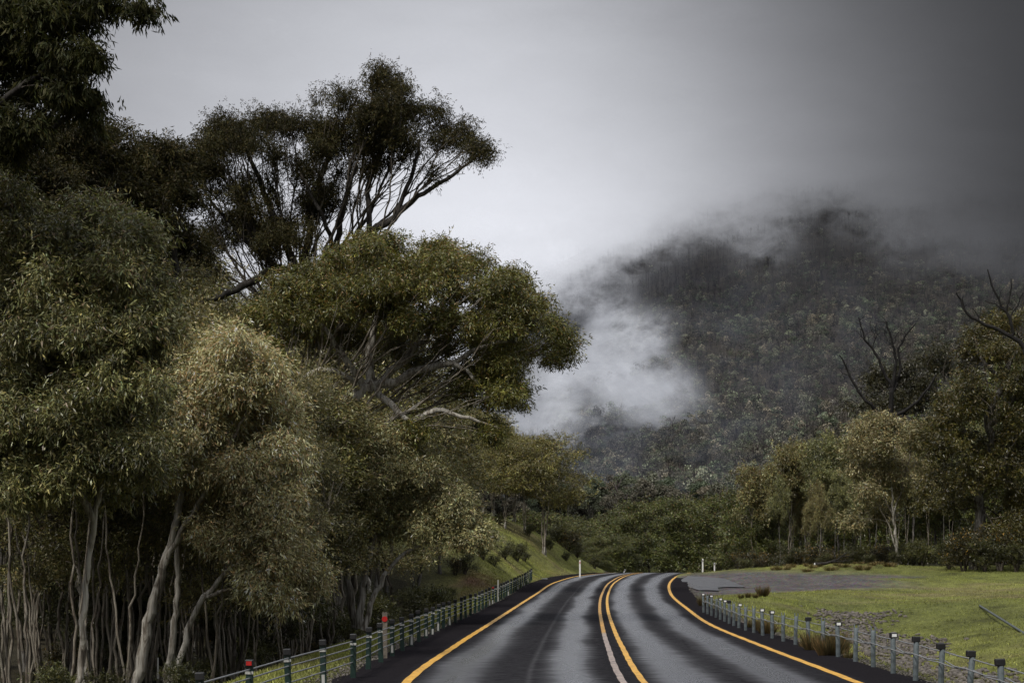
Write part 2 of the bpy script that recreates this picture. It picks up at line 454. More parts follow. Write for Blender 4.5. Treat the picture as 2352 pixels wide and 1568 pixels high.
def paint(name, col, wear, faded=None):
    m, nt, nn, ll = mat(name)
    uv = N(nt, 'ShaderNodeTexCoord').outputs['UV']; P = geopos(nt)
    n1 = noise(nt, P, 9, 5, .75); n2 = noise(nt, mapping(nt, P, (1, 2.4, 1)), 3, 4, .7)
    f = math_(nt, 'ADD', math_(nt, 'MULTIPLY', n1, .6), math_(nt, 'MULTIPLY', n2, .4))
    k = ramp(nt, f, [(wear-.03, 1.0), (wear+.03, 0.0)])
    cc = mixc(nt, 1, (*col, 1), ramp(nt, noise(nt, P, 2.2, 4), [(.3, .78), (.7, 1.1)]), 'MULTIPLY')
    if faded:
        s = N(nt, 'ShaderNodeSeparateXYZ'); L(nt, P, s.inputs[0])
        mr = N(nt, 'ShaderNodeMapRange', inp={'From Min': faded, 'From Max': faded+1.5}); L(nt, s.outputs[1], mr.inputs[0])
        cc = mixc(nt, mr.outputs[0], (.36, .29, .25, 1), cc)
    c = mixc(nt, k, cc, (.035, .034, .036))
    out(nt, principled(nt, c, .5, .35, 0, bump(nt, n1, .3, .01)))
    return m
M_PAINT = paint('yellow_road_paint', (.62, .34, .05), .435)
M_PAINT_W = paint('worn_road_paint', (.56, .30, .05), .47, 52)
def line(name, fn, w, z, material, y0, y1, lab=None):
    ys = np.arange(y0, y1, .6)
    o = strip(name, [lambda Y: fn(Y)-w/2*(1+.1*np.sin(Y*3)), lambda Y: fn(Y)+w/2*(1+.1*np.sin(Y*2.3+1))], z, material, ys)
    return tag(o, lab, None, None, 'structure')
line('road_marking', road_l, .15, .026, M_PAINT, -50, 215)
line('road_marking', road_r, .15, .026, M_PAINT, -50, 215)
gap = lambda Y: .16
line('road_marking', lambda Y: lat(-.16)(Y), .11, .026, M_PAINT_W, -50, 215)
line('road_marking', lambda Y: lat(.16)(Y), .11, .026, M_PAINT, -50, 215)

# concrete apron of the pull-out
m, nt, nn, ll = mat('wet_concrete')
P = geopos(nt); n1 = noise(nt, P, 1.4, 5, .6)
out(nt, principled(nt, ramp(nt, n1, [(.3, (.035, .035, .037)), (.7, (.085, .085, .09))]), ramp(nt, n1, [(.3, .25), (.7, .55)]), .5))
M_CONC = m
pts = [ground_hit(*p) for p in ((1564, 1333), (1580, 1324), (1664, 1330), (1712, 1349), (1648, 1351), (1652, 1358), (1604, 1357), (1574, 1346))]
pp = []
for i_ in range(len(pts)):
    a_, b_ = np.array(pts[i_]), np.array(pts[(i_+1) % len(pts)])
    for t in np.linspace(0, 1, 6, endpoint=False):
        q = a_*(1-t) + b_*t; pp.append(q)
cen = np.mean(pp, 0)
V = []; rings = [1.0, .75, .5, .25]
for s in rings:
    for q in pp:
        x, y = cen[0]+(q[0]-cen[0])*s, cen[1]+(q[1]-cen[1])*s
        V.append((x, y, gz(x, y)+.06))
nP = len(pp); V.append((cen[0], cen[1], gz(cen[0], cen[1])+.06)); Fq = []
for s in range(3):
    for k in range(nP):
        Fq.append((s*nP+k, s*nP+(k+1) % nP, (s+1)*nP+(k+1) % nP, (s+1)*nP+k))
for k in range(nP): Fq.append((3*nP+k, 3*nP+(k+1) % nP, len(V)-1))
mb = MB(); mb.v = V; mb.f = Fq; o = mb.build('pavement', M_CONC, smooth=True); tag(o, kind='structure')
# ------------------------------------------------------------------ tree building
def grow(pos, par, rad, attr_pts, step, kill, trop=(0, 0, .12), jitter=.25, rng=RNG, bf=.45, bare=None):
    """join every twig tip to the limbs so that wire length and distance to the root are both kept short (fans of branches)"""
    A = np.array(attr_pts, float); nleaf = len(A)
    if bare is not None and len(bare): A = np.concatenate([A, bare])
    nA = len(A); flag = [0]*len(pos)
    pos = [np.array(p, float) for p in pos]; par = list(par); rad = list(rad)
    pl = [0.0]*len(pos)
    for i in range(len(pos)):
        if par[i] >= 0: pl[i] = pl[par[i]] + float(np.linalg.norm(pos[i]-pos[par[i]]))
    thr = np.percentile([q[2] for q in pos], 12)
    P0 = np.array(pos); c0 = bf*np.array(pl) + 1e3*(P0[:, 2] < thr)
    best = np.full(nA, 1e9); bi = np.zeros(nA, int)
    for s in range(0, nA, 400):
        D = np.linalg.norm(A[s:s+400, None]-P0[None], axis=2) + c0[None]; k = D.argmin(1)
        best[s:s+400] = D[np.arange(len(k)), k]; bi[s:s+400] = k
    todo = np.ones(nA, bool); trop = np.array(trop)
    for it in range(nA):
        idx = np.where(todo)[0]; j = idx[best[idx].argmin()]; todo[j] = False
        q = int(bi[j]); p0 = pos[q]; a = A[j]; ln = float(np.linalg.norm(a-p0))
        if ln < kill*.3: continue
        g = par[q]; t0 = (pos[q]-pos[g])/(np.linalg.norm(pos[q]-pos[g])+1e-9) if g >= 0 else np.array([0, 0, 1.])
        ctrl = p0 + (t0*.35 + trop*1.6 + (a-p0)/ln*.4 + rng.normal(0, jitter*.8, 3))*ln*.45
        m_ = max(1, int(round(ln/step))); last = q; new = []
        for u in range(1, m_+1):
            t = u/m_; x = (1-t)**2*p0 + 2*t*(1-t)*ctrl + t*t*a
            if u < m_: x = x + rng.normal(0, jitter*.18*step, 3)
            pos.append(x); par.append(last); rad.append(0.0); flag.append(int(j >= nleaf)); pl.append(pl[last] + float(np.linalg.norm(x-pos[last]))); last = len(pos)-1; new.append(last)
        r_i = np.where(todo)[0]
        if len(r_i) == 0: break
        Np = np.array([pos[i] for i in new]); c = bf*np.array([pl[i] for i in new])
        D = np.linalg.norm(A[r_i][:, None]-Np[None], axis=2) + c[None]; k = D.argmin(1); d = D[np.arange(len(r_i)), k]
        u = d < best[r_i]; best[r_i[u]] = d[u]; bi[r_i[u]] = np.array(new)[k[u]]
    return np.array(pos), np.array(par), np.array(rad), np.array(flag)

def radii(pos, par, rad, tip, power=2.35, cap=1e9):
    n = len(pos); acc = np.zeros(n); r = np.zeros(n); nch = np.bincount(par[par >= 0], minlength=n)
    for i in range(n-1, -1, -1):
        r[i] = acc[i]**(1/power) if nch[i] else tip
        r[i] = max(min(r[i], cap), rad[i]) if rad[i] > 0 else min(r[i], cap)
        if par[i] >= 0: acc[par[i]] += min(r[i], 1e9)**power if rad[i] == 0 else r[i]**power*.3
    return r, nch

def tubes(name, pos, par, r, mask, sides, material, parent, wob=0.0):
    n = len(pos); main = np.full(n, -1); best = np.zeros(n)
    for i in range(n):
        p = par[i]
        if p >= 0 and r[i] > best[p]: best[p] = r[i]; main[p] = i
    T = np.zeros((n, 3))
    has = par >= 0
    T[has] += pos[has] - pos[par[has]]
    hm = main >= 0
    T[hm] += pos[main[hm]] - pos[hm]
    T /= np.linalg.norm(T, axis=1)[:, None] + 1e-9
    ref = np.array([.31, .93, .2]); a = np.cross(T, ref); a /= np.linalg.norm(a, axis=1)[:, None] + 1e-9; b = np.cross(T, a)
    w = 2*PI*np.arange(sides)/sides
    def ring(i, rr):
        q = a[i][:, None]*np.cos(w)[None, :, None] + b[i][:, None]*np.sin(w)[None, :, None]
        R_ = rr[:, None]*(1 + wob*np.sin(w[None]*2 + i[:, None]*.35) + wob*.6*np.sin(w[None]*3 + i[:, None]*.9+1))
        return pos[i][:, None] + q*R_[..., None]
    seg = np.where(has & mask)[0]
    if len(seg) == 0: return np.zeros((0, 3)), np.zeros((0, 4), int)
    top = ring(seg, r[seg])
    ismain = main[par[seg]] == seg
    rb = np.where(ismain, r[par[seg]], np.minimum(r[seg]*1.25, r[par[seg]]))
    p = par[seg]; bot = pos[p][:, None] + 0
    # use the parent's frame for main segments, own frame for side branches
    fa = np.where(ismain[:, None], a[p], a[seg]); fb = np.where(ismain[:, None], b[p], b[seg])
    ph = np.where(ismain, p, seg)
    R_ = rb[:, None]*(1 + wob*np.sin(w[None]*2 + ph[:, None]*.35) + wob*.6*np.sin(w[None]*3 + ph[:, None]*.9+1))
    bot = pos[p][:, None] + (fa[:, None]*np.cos(w)[None, :, None] + fb[:, None]*np.sin(w)[None, :, None])*R_[..., None]
    S = len(seg); V = np.concatenate([bot.reshape(-1, 3), top.reshape(-1, 3)])
    k = np.arange(sides); k2 = (k+1) % sides
    B = np.arange(S)[:, None]*sides; Tt = S*sides + B
    Fc = np.stack([B+k, B+k2, Tt+k2, Tt+k], -1).reshape(-1, 4)
    return V, Fc

def leaves_mesh(name, centers, n_per, spread, length, width, col, colvar, parent, material, rng=RNG,
                droop=.8, tipcol=None, tipfrac=0.0, zrange=None, clumpvar=.25, lightdir=None):
    """narrow drooping leaves, each one rhombus"""
    # leaves hang in sprays that share a direction, a dozen or so on each
    per = 11; nsp = max(1, int(round(n_per/per))); ns = len(centers)*nsp
    cs = np.repeat(centers, nsp, 0) + rng.normal(0, 1, (ns, 3))*spread*np.array([.95, .95, .7])
    sd = rng.normal(0, .8, (ns, 3)) + np.array([0, 0, -droop*1.15]); sd /= np.linalg.norm(sd, axis=1)[:, None]
    n = ns*per; tt = rng.random((n, 1)); SD = np.repeat(sd, per, 0)
    c = np.repeat(cs, per, 0) + SD*tt*spread*2.1 + rng.normal(0, .2*spread, (n, 3))
    d = SD*.75 + rng.normal(0, .42, (n, 3)) + np.array([0, 0, -droop*.5]); d /= np.linalg.norm(d, axis=1)[:, None]
    s = rng.normal(0, 1, (n, 3)); s = np.cross(d, s); s /= np.linalg.norm(s, axis=1)[:, None] + 1e-9
    Ln = length*rng.uniform(.6, 1.25, n)[:, None]; W = width*rng.uniform(.7, 1.2, n)[:, None]
    bend = np.cross(d, s)*Ln*.08
    V = np.stack([c, c + d*Ln*.45 + s*W/2 + bend, c + d*Ln, c + d*Ln*.45 - s*W/2 + bend], 1).reshape(-1, 3)
    Fc = np.arange(n*4).reshape(-1, 4)
    # clump to clump and leaf to leaf variation
    q = c
    cl = vnoise(q[:, 0]+q[:, 2]*.7, q[:, 1]+q[:, 2]*.9, 77, max(spread*5, .6), 3)
    k = np.exp(clumpvar*cl*1.6 + rng.normal(0, colvar*1.1, n) + np.repeat(rng.normal(0, .30, ns), per))
    colr = (np.array(col)*np.array([.90, .88, .70]))[None]*k[:, None]
    warm = rng.normal(0, .10, n); colr[:, 0] *= 1+warm; colr[:, 2] *= 1-warm*.5
    if tipcol is not None:
        lo, hi = np.percentile(q[:, 2], 5), np.percentile(q[:, 2], 99)
        pz = np.clip((q[:, 2]-lo)/(hi-lo+1e-6), 0, 1)
        t = (rng.random(n) < tipfrac*(.35+1.1*pz)*(1+cl))
        colr[t] = np.array(tipcol)*np.exp(rng.normal(0, .2, (t.sum(), 1)))
    cc = np.repeat(np.clip(colr, .003, .6), 4, 0)
    return mesh_from(name, V, Fc, 4, material, parent, cols=cc, smooth=False)

def clump_points(clumps, dens, rng, shell=.55):
    out_ = []
    for (c, rx, ry, rz) in clumps:
        n = max(5, int(dens*(rx*ry*rz)**(2/3)))
        d = rng.normal(0, 1, (n*3, 3)); d /= np.linalg.norm(d, axis=1)[:, None]
        d = d[(d[:, 2] > -.25)][:n]
        rr = np.abs(rng.normal(.72, .36, len(d)))[:, None] if shell > .05 else rng.uniform(shell, 1.0, len(d))[:, None]
        out_.append(np.array(c) + d*rr*np.array([rx, ry, rz]))
    return np.concatenate(out_)

def build_tree(name, base, stems, clumps, leafp, barkm, twigm, label, cat='tree', group=None, step=.3, kill=.35, dens=14,
               tip=.009, thick=.05, seed=1, trop=(0, 0, .12), jit=.22, shell=.55, leafmat=None, reach=1.6, bf=.45, bare=None, bare_dens=14, wob=.05, power=2.35):
    """base: world point. stems: list of (parent_index or -1, [(point, radius)...]) in world space; clumps in world space."""
    rng = np.random.default_rng(seed); base = np.array(base, float)
    root = empty(name, base, label, cat, group)
    pos, par, rad = [], [], []
    for (pi, pl) in stems:
        P_ = np.array([q[0] for q in pl]) - base; R_ = np.array([q[1] for q in pl])
        if pi == -1 or not pos: last = -1
        else:
            last = int(np.argmin([np.linalg.norm(np.array(p)-P_[0]) for p in pos]))
        # Catmull-Rom through the hand-placed points
        n = len(P_)
        for k in range(n-1):
            p0, p1, p2, p3 = P_[max(k-1, 0)], P_[k], P_[k+1], P_[min(k+2, n-1)]
            m_ = max(2, int(np.linalg.norm(p2-p1)/step))
            for j in range(m_):
                if last >= 0 and k == 0 and j == 0: continue
                t = j/m_
                q = .5*((2*p1) + (-p0+p2)*t + (2*p0-5*p1+4*p2-p3)*t*t + (-p0+3*p1-3*p2+p3)*t**3)
                q = q + rng.normal(0, .03*step/.3, 3) + np.array([math.sin(len(pos)*.45)*.02, math.cos(len(pos)*.4)*.02, 0])*step/.3
                pos.append(q); par.append(last); rad.append(R_[k]*(1-t)+R_[k+1]*t); last = len(pos)-1
        pos.append(P_[-1]); par.append(last); rad.append(R_[-1])
    A = clump_points([((np.array(c)-base), rx, ry, rz) for (c, rx, ry, rz) in clumps], dens, rng, shell)
    Bp = clump_points([((np.array(c)-base), rx, ry, rz) for (c, rx, ry, rz) in bare], bare_dens, rng, .1) if bare else None
    pos, par, rad, flag = grow(pos, par, rad, A, step, kill, trop, jit, rng, bf, Bp)
    r, nch = radii(pos, par, rad, tip, power)
    # a grown branch is never thicker than what it springs from
    for i in range(len(pos)):
        if par[i] >= 0 and rad[i] == 0: r[i] = min(r[i], r[par[i]]*.98)
    V1, F1 = tubes('trunk', pos, par, r, r >= thick, 9, barkm, root, wob)
    V2, F2 = tubes('trunk', pos, par, r, r < thick, 4, twigm, root, 0)
    tk = mesh_from('trunk', np.concatenate([V1, V2]), np.concatenate([F1, F2 + len(V1)]), 4, barkm, root)
    if twigm is not barkm:
        tk.data.materials.append(twigm); mi = np.zeros(len(F1)+len(F2), np.int32); mi[len(F1):] = 1; tk.data.polygons.foreach_set('material_index', mi)
    if leafp is not None:
        dt = np.zeros(len(pos)); dt[:] = 1e9; dt[(nch == 0) & (flag == 0)] = 0
        for i in range(len(pos)-1, -1, -1):
            if par[i] >= 0: dt[par[i]] = min(dt[par[i]], dt[i] + float(np.linalg.norm(pos[i]-pos[par[i]])))
        tw = np.where((dt < leafp['spread']*reach) & (rad == 0))[0]
        npn = max(1, int(round(leafp['count']/max(len(tw), 1))))
        leaves_mesh('crown', pos[tw], npn, leafp['spread'], leafp['len'], leafp['wid'], leafp['col'], leafp.get('var', .3), root,
                    leafmat or M_LEAF, rng, leafp.get('droop', .5), leafp.get('tipcol'), leafp.get('tipfrac', 0), None, leafp.get('clump', .3))
    reg(root)
    return root

def pstem(Y, pts, pi=-1, dy=None):
    o = []
    for k, (px, py, rpx) in enumerate(pts):
        o.append((at(px, py, Y + (dy[k] if dy else 0)), rpx/F*Y))
    return (pi, o)
def pclumps(Y, cl, depth, rng, dscale=.9):
    o = []
    for c in cl:
        px, py, rx, ry = c[:4]; dy = c[4] if len(c) > 4 else rng.uniform(-depth, depth)
        rX = rx/F*Y; o.append((at(px, py, Y+dy), rX, max(rX*dscale, .5), ry/F*Y))
    return o
def in_poly(x, y, P):
    c = np.zeros(len(x), bool); n = len(P)
    for i in range(n):
        x1, y1 = P[i]; x2, y2 = P[(i+1) % n]
        t = ((y1 > y) != (y2 > y)) & (x < (x2-x1)*(y-y1)/(y2-y1+1e-9)+x1); c ^= t
    return c
def poly_clumps(P, n, r0, r1, seed, gaps=True):
    """small uneven sprays scattered through a crown outline"""
    rng = np.random.default_rng(seed); P = np.array(P, float); o = []
    while len(o) < n:
        x = rng.uniform(P[:, 0].min(), P[:, 0].max(), 200); y = rng.uniform(P[:, 1].min(), P[:, 1].max(), 200); k = in_poly(x, y, P)
        for a_, b_ in zip(x[k], y[k]):
            r = r0 + (r1-r0)*rng.random()**1.6
            if gaps and vnoise(np.array([a_]), np.array([b_]), seed, 70, 2)[0] < -.42 and rng.random() < .75: continue
            o.append((a_, b_, r*rng.uniform(.8, 1.4), r*rng.uniform(.55, .9)))
    return o[:n]
POLY_A = [(-60, 430), (40, 435), (120, 500), (200, 478), (300, 465), (370, 560), (405, 660), (395, 780), (345, 900), (355, 1020), (320, 1110), (200, 1150), (60, 1130), (-60, 1150)]
POLY_B = [(385, 790), (430, 765), (520, 768), (600, 820), (650, 900), (685, 980), (692, 1050), (665, 1130), (685, 1230), (725, 1320), (690, 1370), (620, 1380), (560, 1290), (490, 1180), (420, 1130), (370, 1040), (362, 920)]
POLY_G = [(700, 1050), (800, 1000), (900, 985), (980, 1040), (1050, 1110), (1110, 1215), (1085, 1245), (990, 1240), (900, 1200), (800, 1215), (700, 1220), (680, 1130)]
POLY_F = [(560, 700), (640, 650), (740, 605), (830, 550), (960, 530), (1050, 570), (1140, 622), (1215, 640), (1245, 700), (1305, 775), (1300, 810), (1220, 830), (1190, 900), (1185, 1005), (1110, 1000), (1080, 900), (1100, 820), (1000, 765), (850, 730), (760, 770), (650, 840), (580, 800)]
POLY_E = [(420, 360), (470, 305), (560, 255), (660, 265), (720, 300), (715, 230), (760, 170), (850, 155), (930, 180), (1000, 240), (1060, 290), (1125, 335), (1115, 370), (1040, 345), (960, 370), (880, 380), (800, 400), (740, 500), (760, 600), (600, 590), (440, 640), (425, 500)]
POLY_R = [(2130, 900), (2195, 790), (2240, 725), (2300, 705), (2400, 720), (2450, 1230), (2380, 1260), (2290, 1240), (2275, 1100), (2215, 1120), (2170, 1210), (2130, 1190), (2108, 1000)]
# ------------------------------------------------------------------ hero trees at the left
r_ = np.random.default_rng(5)
OLIVE = (.075, .078, .026); DKOL = (.040, .042, .016); PALE = (.135, .135, .065); GREYG = (.105, .112, .060); OCHRE = (.26, .15, .05)

# F: broad gum reaching over the road
YF = 60
stems = [pstem(YF, [(600, 1500, 34), (604, 1400, 31), (618, 1260, 27), (640, 1130, 24), (690, 1010, 21), (760, 945, 19), (830, 905, 18), (852, 885, 15)], dy=[0, 0, 0, 0, 0, 0, 0, 0]),
    pstem(YF, [(852, 885, 11), (905, 878, 10), (965, 848, 9), (1040, 832, 7), (1100, 800, 5), (1180, 785, 3)], 0, [0, -.3, -.6, -.9, -1, -1]),
    pstem(YF, [(862, 900, 9), (905, 935, 8), (940, 968, 7), (1000, 940, 6), (1080, 962, 4), (1150, 985, 2.5)], 0, [0, -.4, -.8, -1, -1.2, -1.3]),
    pstem(YF, [(852, 885, 12), (846, 820, 9), (862, 740, 7), (900, 660, 5), (930, 610, 3)], 0, [0, .3, .6, 1, 1.2]),
    pstem(YF, [(838, 888, 9), (800, 840, 7.5), (762, 775, 5), (722, 725, 3)], 0, [0, -.5, -1, -1.2]),
    pstem(YF, [(835, 900, 9), (790, 862, 8.5), (735, 850, 7.5), (697, 872, 6), (672, 915, 4)], 0, [0, -.8, -1.2, -1.4, -1.5]),
    pstem(YF, [(862, 888, 10), (930, 822, 8), (985, 762, 6), (1040, 705, 4.5), (1100, 680, 2.5)], 0, [0, .2, .4, .6, .8]),
    pstem(YF, [(700, 1005, 10), (680, 940, 8), (650, 850, 6), (640, 760, 4)], 0, [0, .8, 1.2, 1.5]),
    pstem(YF, [(690, 1020, 9), (760, 1030, 6), (850, 1015, 3.5), (930, 1010, 2)], 0, [0, -.6, -.9, -1]),
    pstem(YF, [(1040, 832, 5), (1090, 870, 4), (1130, 910, 3), (1180, 930, 1.5)], 0, [-.9, -1.1, -1.1, -1.1])]
cl = [(620, 700, 70, 42), (700, 668, 70, 45), (780, 625, 70, 48), (860, 588, 80, 48), (950, 560, 70, 35), (1010, 600, 70, 42), (1080, 632, 75, 45), (1165, 660, 60, 38),
      (1205, 700, 45, 40), (1180, 745, 70, 42), (1250, 770, 45, 30), (1285, 785, 28, 30, 0), (1190, 830, 40, 45), (1165, 890, 38, 50), (1140, 985, 45, 30), (1090, 900, 45, 40), (1150, 940, 35, 40),
      (880, 668, 110, 50), (980, 665, 110, 50), (780, 700, 90, 50), (1060, 705, 90, 48), (700, 740, 70, 50), (900, 735, 80, 40, -1.5), (1120, 790, 60, 48), (640, 780, 60, 45),
      (860, 640, 90, 50, 2), (1000, 640, 90, 50, 2.2), (720, 820, 40, 32, 1.5), (1040, 950, 60, 28), (960, 985, 60, 26), (850, 700, 60, 40, -2), (1085, 850, 60, 34, .5), (1030, 790, 70, 30, 1.5), (1150, 830, 50, 36), (1100, 940, 55, 36), (880, 770, 70, 26, 2), (1060, 900, 50, 28, 1), (780, 760, 70, 34, 1), (1010, 830, 50, 24, 2), (640, 730, 70, 40), (1130, 1000, 40, 22)]
cl = [q for i, q in enumerate(cl) if i % 2] + poly_clumps(POLY_F, 86, 18, 40, 1, False) + [(980, 740, 60, 26, -.8), (1040, 800, 50, 22, .9), (900, 790, 46, 20, 1.2), (1110, 760, 50, 26), (960, 830, 36, 16, 1.4), (1070, 870, 44, 20)]
bareF = [(930, 800, 120, 60), (850, 820, 90, 50), (1020, 880, 110, 50), (780, 800, 70, 50), (980, 900, 80, 40), (900, 960, 90, 40), (730, 900, 50, 40)]
build_tree('gum_tree', at(600, 1500, YF), stems, pclumps(YF, cl, 2.2, r_), dict(count=280000, spread=.17, len=.125, wid=.030, col=(.112, .112, .032), var=.28, tipcol=(.20, .12, .035), tipfrac=.10, clump=.38),
    M_BARK_PALE, M_TWIG_PALE, 'broad spreading gum with gnarled pale limbs reaching out over the road', group=None, step=.24, kill=.32, dens=30, tip=.0085, thick=.045, seed=11, jit=.34, shell=.35, bf=.9, bare=pclumps(YF, bareF, 1.5, r_), bare_dens=14, power=2.1)

# E: tall dark gum behind with open limbs against the sky
YE = 92
stems = [pstem(YE, [(700, 1300, 26), (700, 1000, 22), (695, 760, 19), (690, 650, 17)]),
    pstem(YE, [(690, 650, 12), (640, 618, 10), (560, 655, 8), (480, 690, 6.5), (412, 716, 5)], 0, [0, -1, -1.5, -2, -2.5]),
    pstem(YE, [(690, 655, 15), (770, 585, 13), (850, 538, 10), (905, 500, 8), (960, 452, 6), (1040, 402, 4), (1105, 352, 2)], 0, [0, 0, 0, -.5, -1, -1, -1]),
    pstem(YE, [(692, 645, 11), (712, 540, 9), (728, 430, 7), (775, 320, 5), (820, 225, 3)], 0, [0, .5, 1, 1.3, 1.5]),
    pstem(YE, [(690, 645, 10), (640, 520, 8), (592, 410, 6), (552, 310, 3)], 0, [0, .5, 1, 1]),
    pstem(YE, [(850, 538, 7), (848, 440, 6), (872, 340, 5), (900, 240, 3)], 0, [0, .3, .4, .5]),
    pstem(YE, [(905, 500, 6), (942, 410, 5), (965, 320, 3)], 0, [-.5, -.8, -1]),
    pstem(YE, [(640, 618, 7), (560, 545, 5), (480, 455, 3)], 0, [-1, -1.2, -1.4]),
    pstem(YE, [(770, 585, 8), (790, 470, 6), (820, 380, 4)], 0, [0, -1, -1.5]),
    pstem(YE, [(770, 585, 6), (740, 500, 5), (690, 400, 3)], 0, [0, -1.5, -2])]
cl = [(462, 330, 45, 30), (520, 290, 55, 32), (590, 272, 65, 32), (660, 285, 60, 32), (720, 310, 50, 35), (560, 330, 80, 38), (650, 345, 80, 38), (480, 385, 60, 38), (450, 470, 50, 50),
      (540, 440, 80, 50), (620, 430, 80, 50), (700, 400, 60, 50), (500, 540, 80, 48), (600, 530, 90, 50), (690, 500, 80, 55), (440, 600, 60, 40),
      (765, 190, 42, 30), (735, 225, 28, 22), (820, 178, 55, 28), (880, 195, 50, 30), (935, 215, 50, 30), (985, 250, 40, 32), (850, 240, 70, 32), (1015, 300, 45, 28), (940, 275, 60, 30),
      (880, 330, 80, 34), (960, 322, 60, 32), (800, 340, 55, 36), (1030, 355, 40, 22), (850, 375, 50, 22), (755, 360, 40, 40), (910, 290, 70, 40), (1080, 322, 38, 26), (1108, 345, 24, 26), (1045, 330, 35, 25), (780, 280, 50, 28), (960, 425, 38, 26, -1), (1000, 400, 30, 20, -1), (760, 420, 45, 35), (720, 480, 60, 50), (780, 530, 60, 40), (790, 460, 40, 26), (520, 500, 90, 50), (640, 560, 80, 40), (720, 560, 60, 36)]
cl = [q for i, q in enumerate(cl) if i % 2] + poly_clumps(POLY_E, 95, 18, 38, 2, False)
bareE = [(850, 420, 110, 70), (800, 480, 80, 60), (940, 400, 80, 50), (900, 460, 60, 40), (560, 400, 110, 60), (650, 540, 100, 50), (560, 620, 110, 34), (1000, 380, 60, 30), (450, 420, 40, 60)]
build_tree('gum_tree', at(700, 1300, YE), stems, pclumps(YE, cl, 2.6, r_), dict(count=220000, spread=.24, len=.14, wid=.038, col=(.036, .033, .014), var=.25, clump=.35, tipcol=(.075, .055, .02), tipfrac=.08),
    M_BARK_DARK, M_TWIG, 'tallest dark gum with two domed lobes and open black limbs against the sky', step=.36, kill=.45, dens=20, tip=.013, thick=.07, seed=12, leafmat=M_LEAF_DULL, jit=.34, shell=.4, bf=.9, bare=pclumps(YE, bareE, 1.8, r_), bare_dens=14, power=2.1)

# C: dark branches hanging in from above
YC = 34
stems = [pstem(YC, [(-170, 1580, 40), (-160, 1100, 36), (-150, 700, 30), (-120, 420, 24), (-60, 300, 16), (-20, 200, 12)]),
    pstem(YC, [(-110, 420, 14), (-20, 372, 12), (60, 330, 9), (140, 285, 6), (205, 240, 3)], 0, [0, 0, 0, -.2, -.4]),
    pstem(YC, [(-60, 300, 11), (20, 220, 8), (110, 165, 5), (190, 140, 3)], 0, [0, -.5, -.6, -.7]),
    pstem(YC, [(-20, 200, 9), (60, 90, 7), (160, 40, 5), (240, 30, 3), (320, 5, 1.5)], 0, [0, -.3, -.5, -.5, -.5]),
    pstem(YC, [(-20, 200, 9), (-10, 60, 7), (60, -40, 5)], 0)]
cl = [(30, 40, 90, 60), (110, 40, 80, 55), (170, 60, 50, 40), (60, 120, 110, 50), (150, 130, 75, 36), (205, 130, 30, 26), (40, 200, 80, 40), (130, 205, 70, 34), (195, 215, 35, 30), (205, 262, 28, 22),
      (60, 290, 60, 32), (10, 330, 50, 36), (-30, 120, 80, 80), (310, 8, 26, 14), (265, -5, 30, 16), (210, -10, 40, 20), (-60, 260, 80, 60), (150, -20, 90, 30), (110, 250, 70, 28)]
build_tree('gum_tree', (*at(-170, 1580, YC)[:2], -1.2), stems, pclumps(YC, cl, 1.0, r_), dict(count=42000, spread=.13, len=.15, wid=.032, col=(.034, .036, .014), var=.25, droop=.9),
    M_BARK_DARK, M_TWIG, 'very dark gum whose leafy boughs hang into the top corner of the sky', step=.16, kill=.2, dens=70, tip=.006, thick=.035, seed=13, leafmat=M_LEAF_DULL, shell=.3, trop=(0, 0, .02))

# A: bushy grey-green gum filling the edge
YA = 36
stems = [pstem(YA, [(180, 1600, 7.5), (195, 1400, 7), (215, 1200, 6.5), (245, 1000, 6), (265, 850, 5), (290, 650, 3)], dy=[0]*6),
    pstem(YA, [(215, 1200, 9), (130, 1000, 7), (90, 800, 5), (40, 600, 3)], 0, [0, -.3, -.5, -.5]),
    pstem(YA, [(245, 1000, 6), (330, 850, 4), (350, 700, 3)], 0, [0, -.5, -.5]),
    pstem(YA, [(130, 1000, 5), (60, 930, 4), (0, 850, 3)], 0, [-.3, -.8, -1])]
cl = [(20, 520, 70, 70), (40, 640, 90, 70), (170, 535, 80, 50), (240, 520, 70, 42), (310, 560, 60, 60), (345, 640, 50, 60), (270, 620, 90, 60), (150, 640, 100, 70), (60, 760, 100, 70), (180, 760, 110, 70),
      (300, 740, 80, 60), (350, 770, 50, 40), (60, 880, 100, 60), (200, 880, 100, 60), (30, 1010, 80, 60), (150, 1000, 90, 50), (290, 850, 70, 50), (-40, 700, 80, 120), (-40, 950, 80, 120), (110, 600, 90, 50),
      (250, 1100, 80, 45), (120, 1110, 90, 45), (330, 980, 60, 45), (200, 1010, 110, 55, -1.3), (260, 900, 80, 55, -1.3), (150, 1150, 100, 45, -1.2), (250, 1180, 70, 40, -1.2), (70, 960, 90, 55, -1.4), (110, 820, 90, 55, -1.3), (180, 690, 80, 45, -1.3), (60, 1130, 80, 45, -1), (20, 470, 60, 40), (100, 500, 60, 40), (210, 500, 50, 30), (330, 900, 60, 50, -.8)]
cl = [q for i, q in enumerate(cl) if i % 3 == 0] + poly_clumps(POLY_A, 120, 22, 55, 3)
build_tree('gum_tree', (*at(180, 1600, YA)[:2], -.9), stems, pclumps(YA, cl, 1.3, r_), dict(count=330000, spread=.17, len=.115, wid=.025, col=(.140, .140, .070), var=.45, droop=.6, clump=.45, tipcol=(.15, .10, .05), tipfrac=.06),
    M_BARK_PALE, M_TWIG_PALE, 'bushy grey green gum with long drooping leaves filling the edge of the wood', step=.2, kill=.24, dens=48, tip=.006, thick=.04, seed=14, shell=.3)

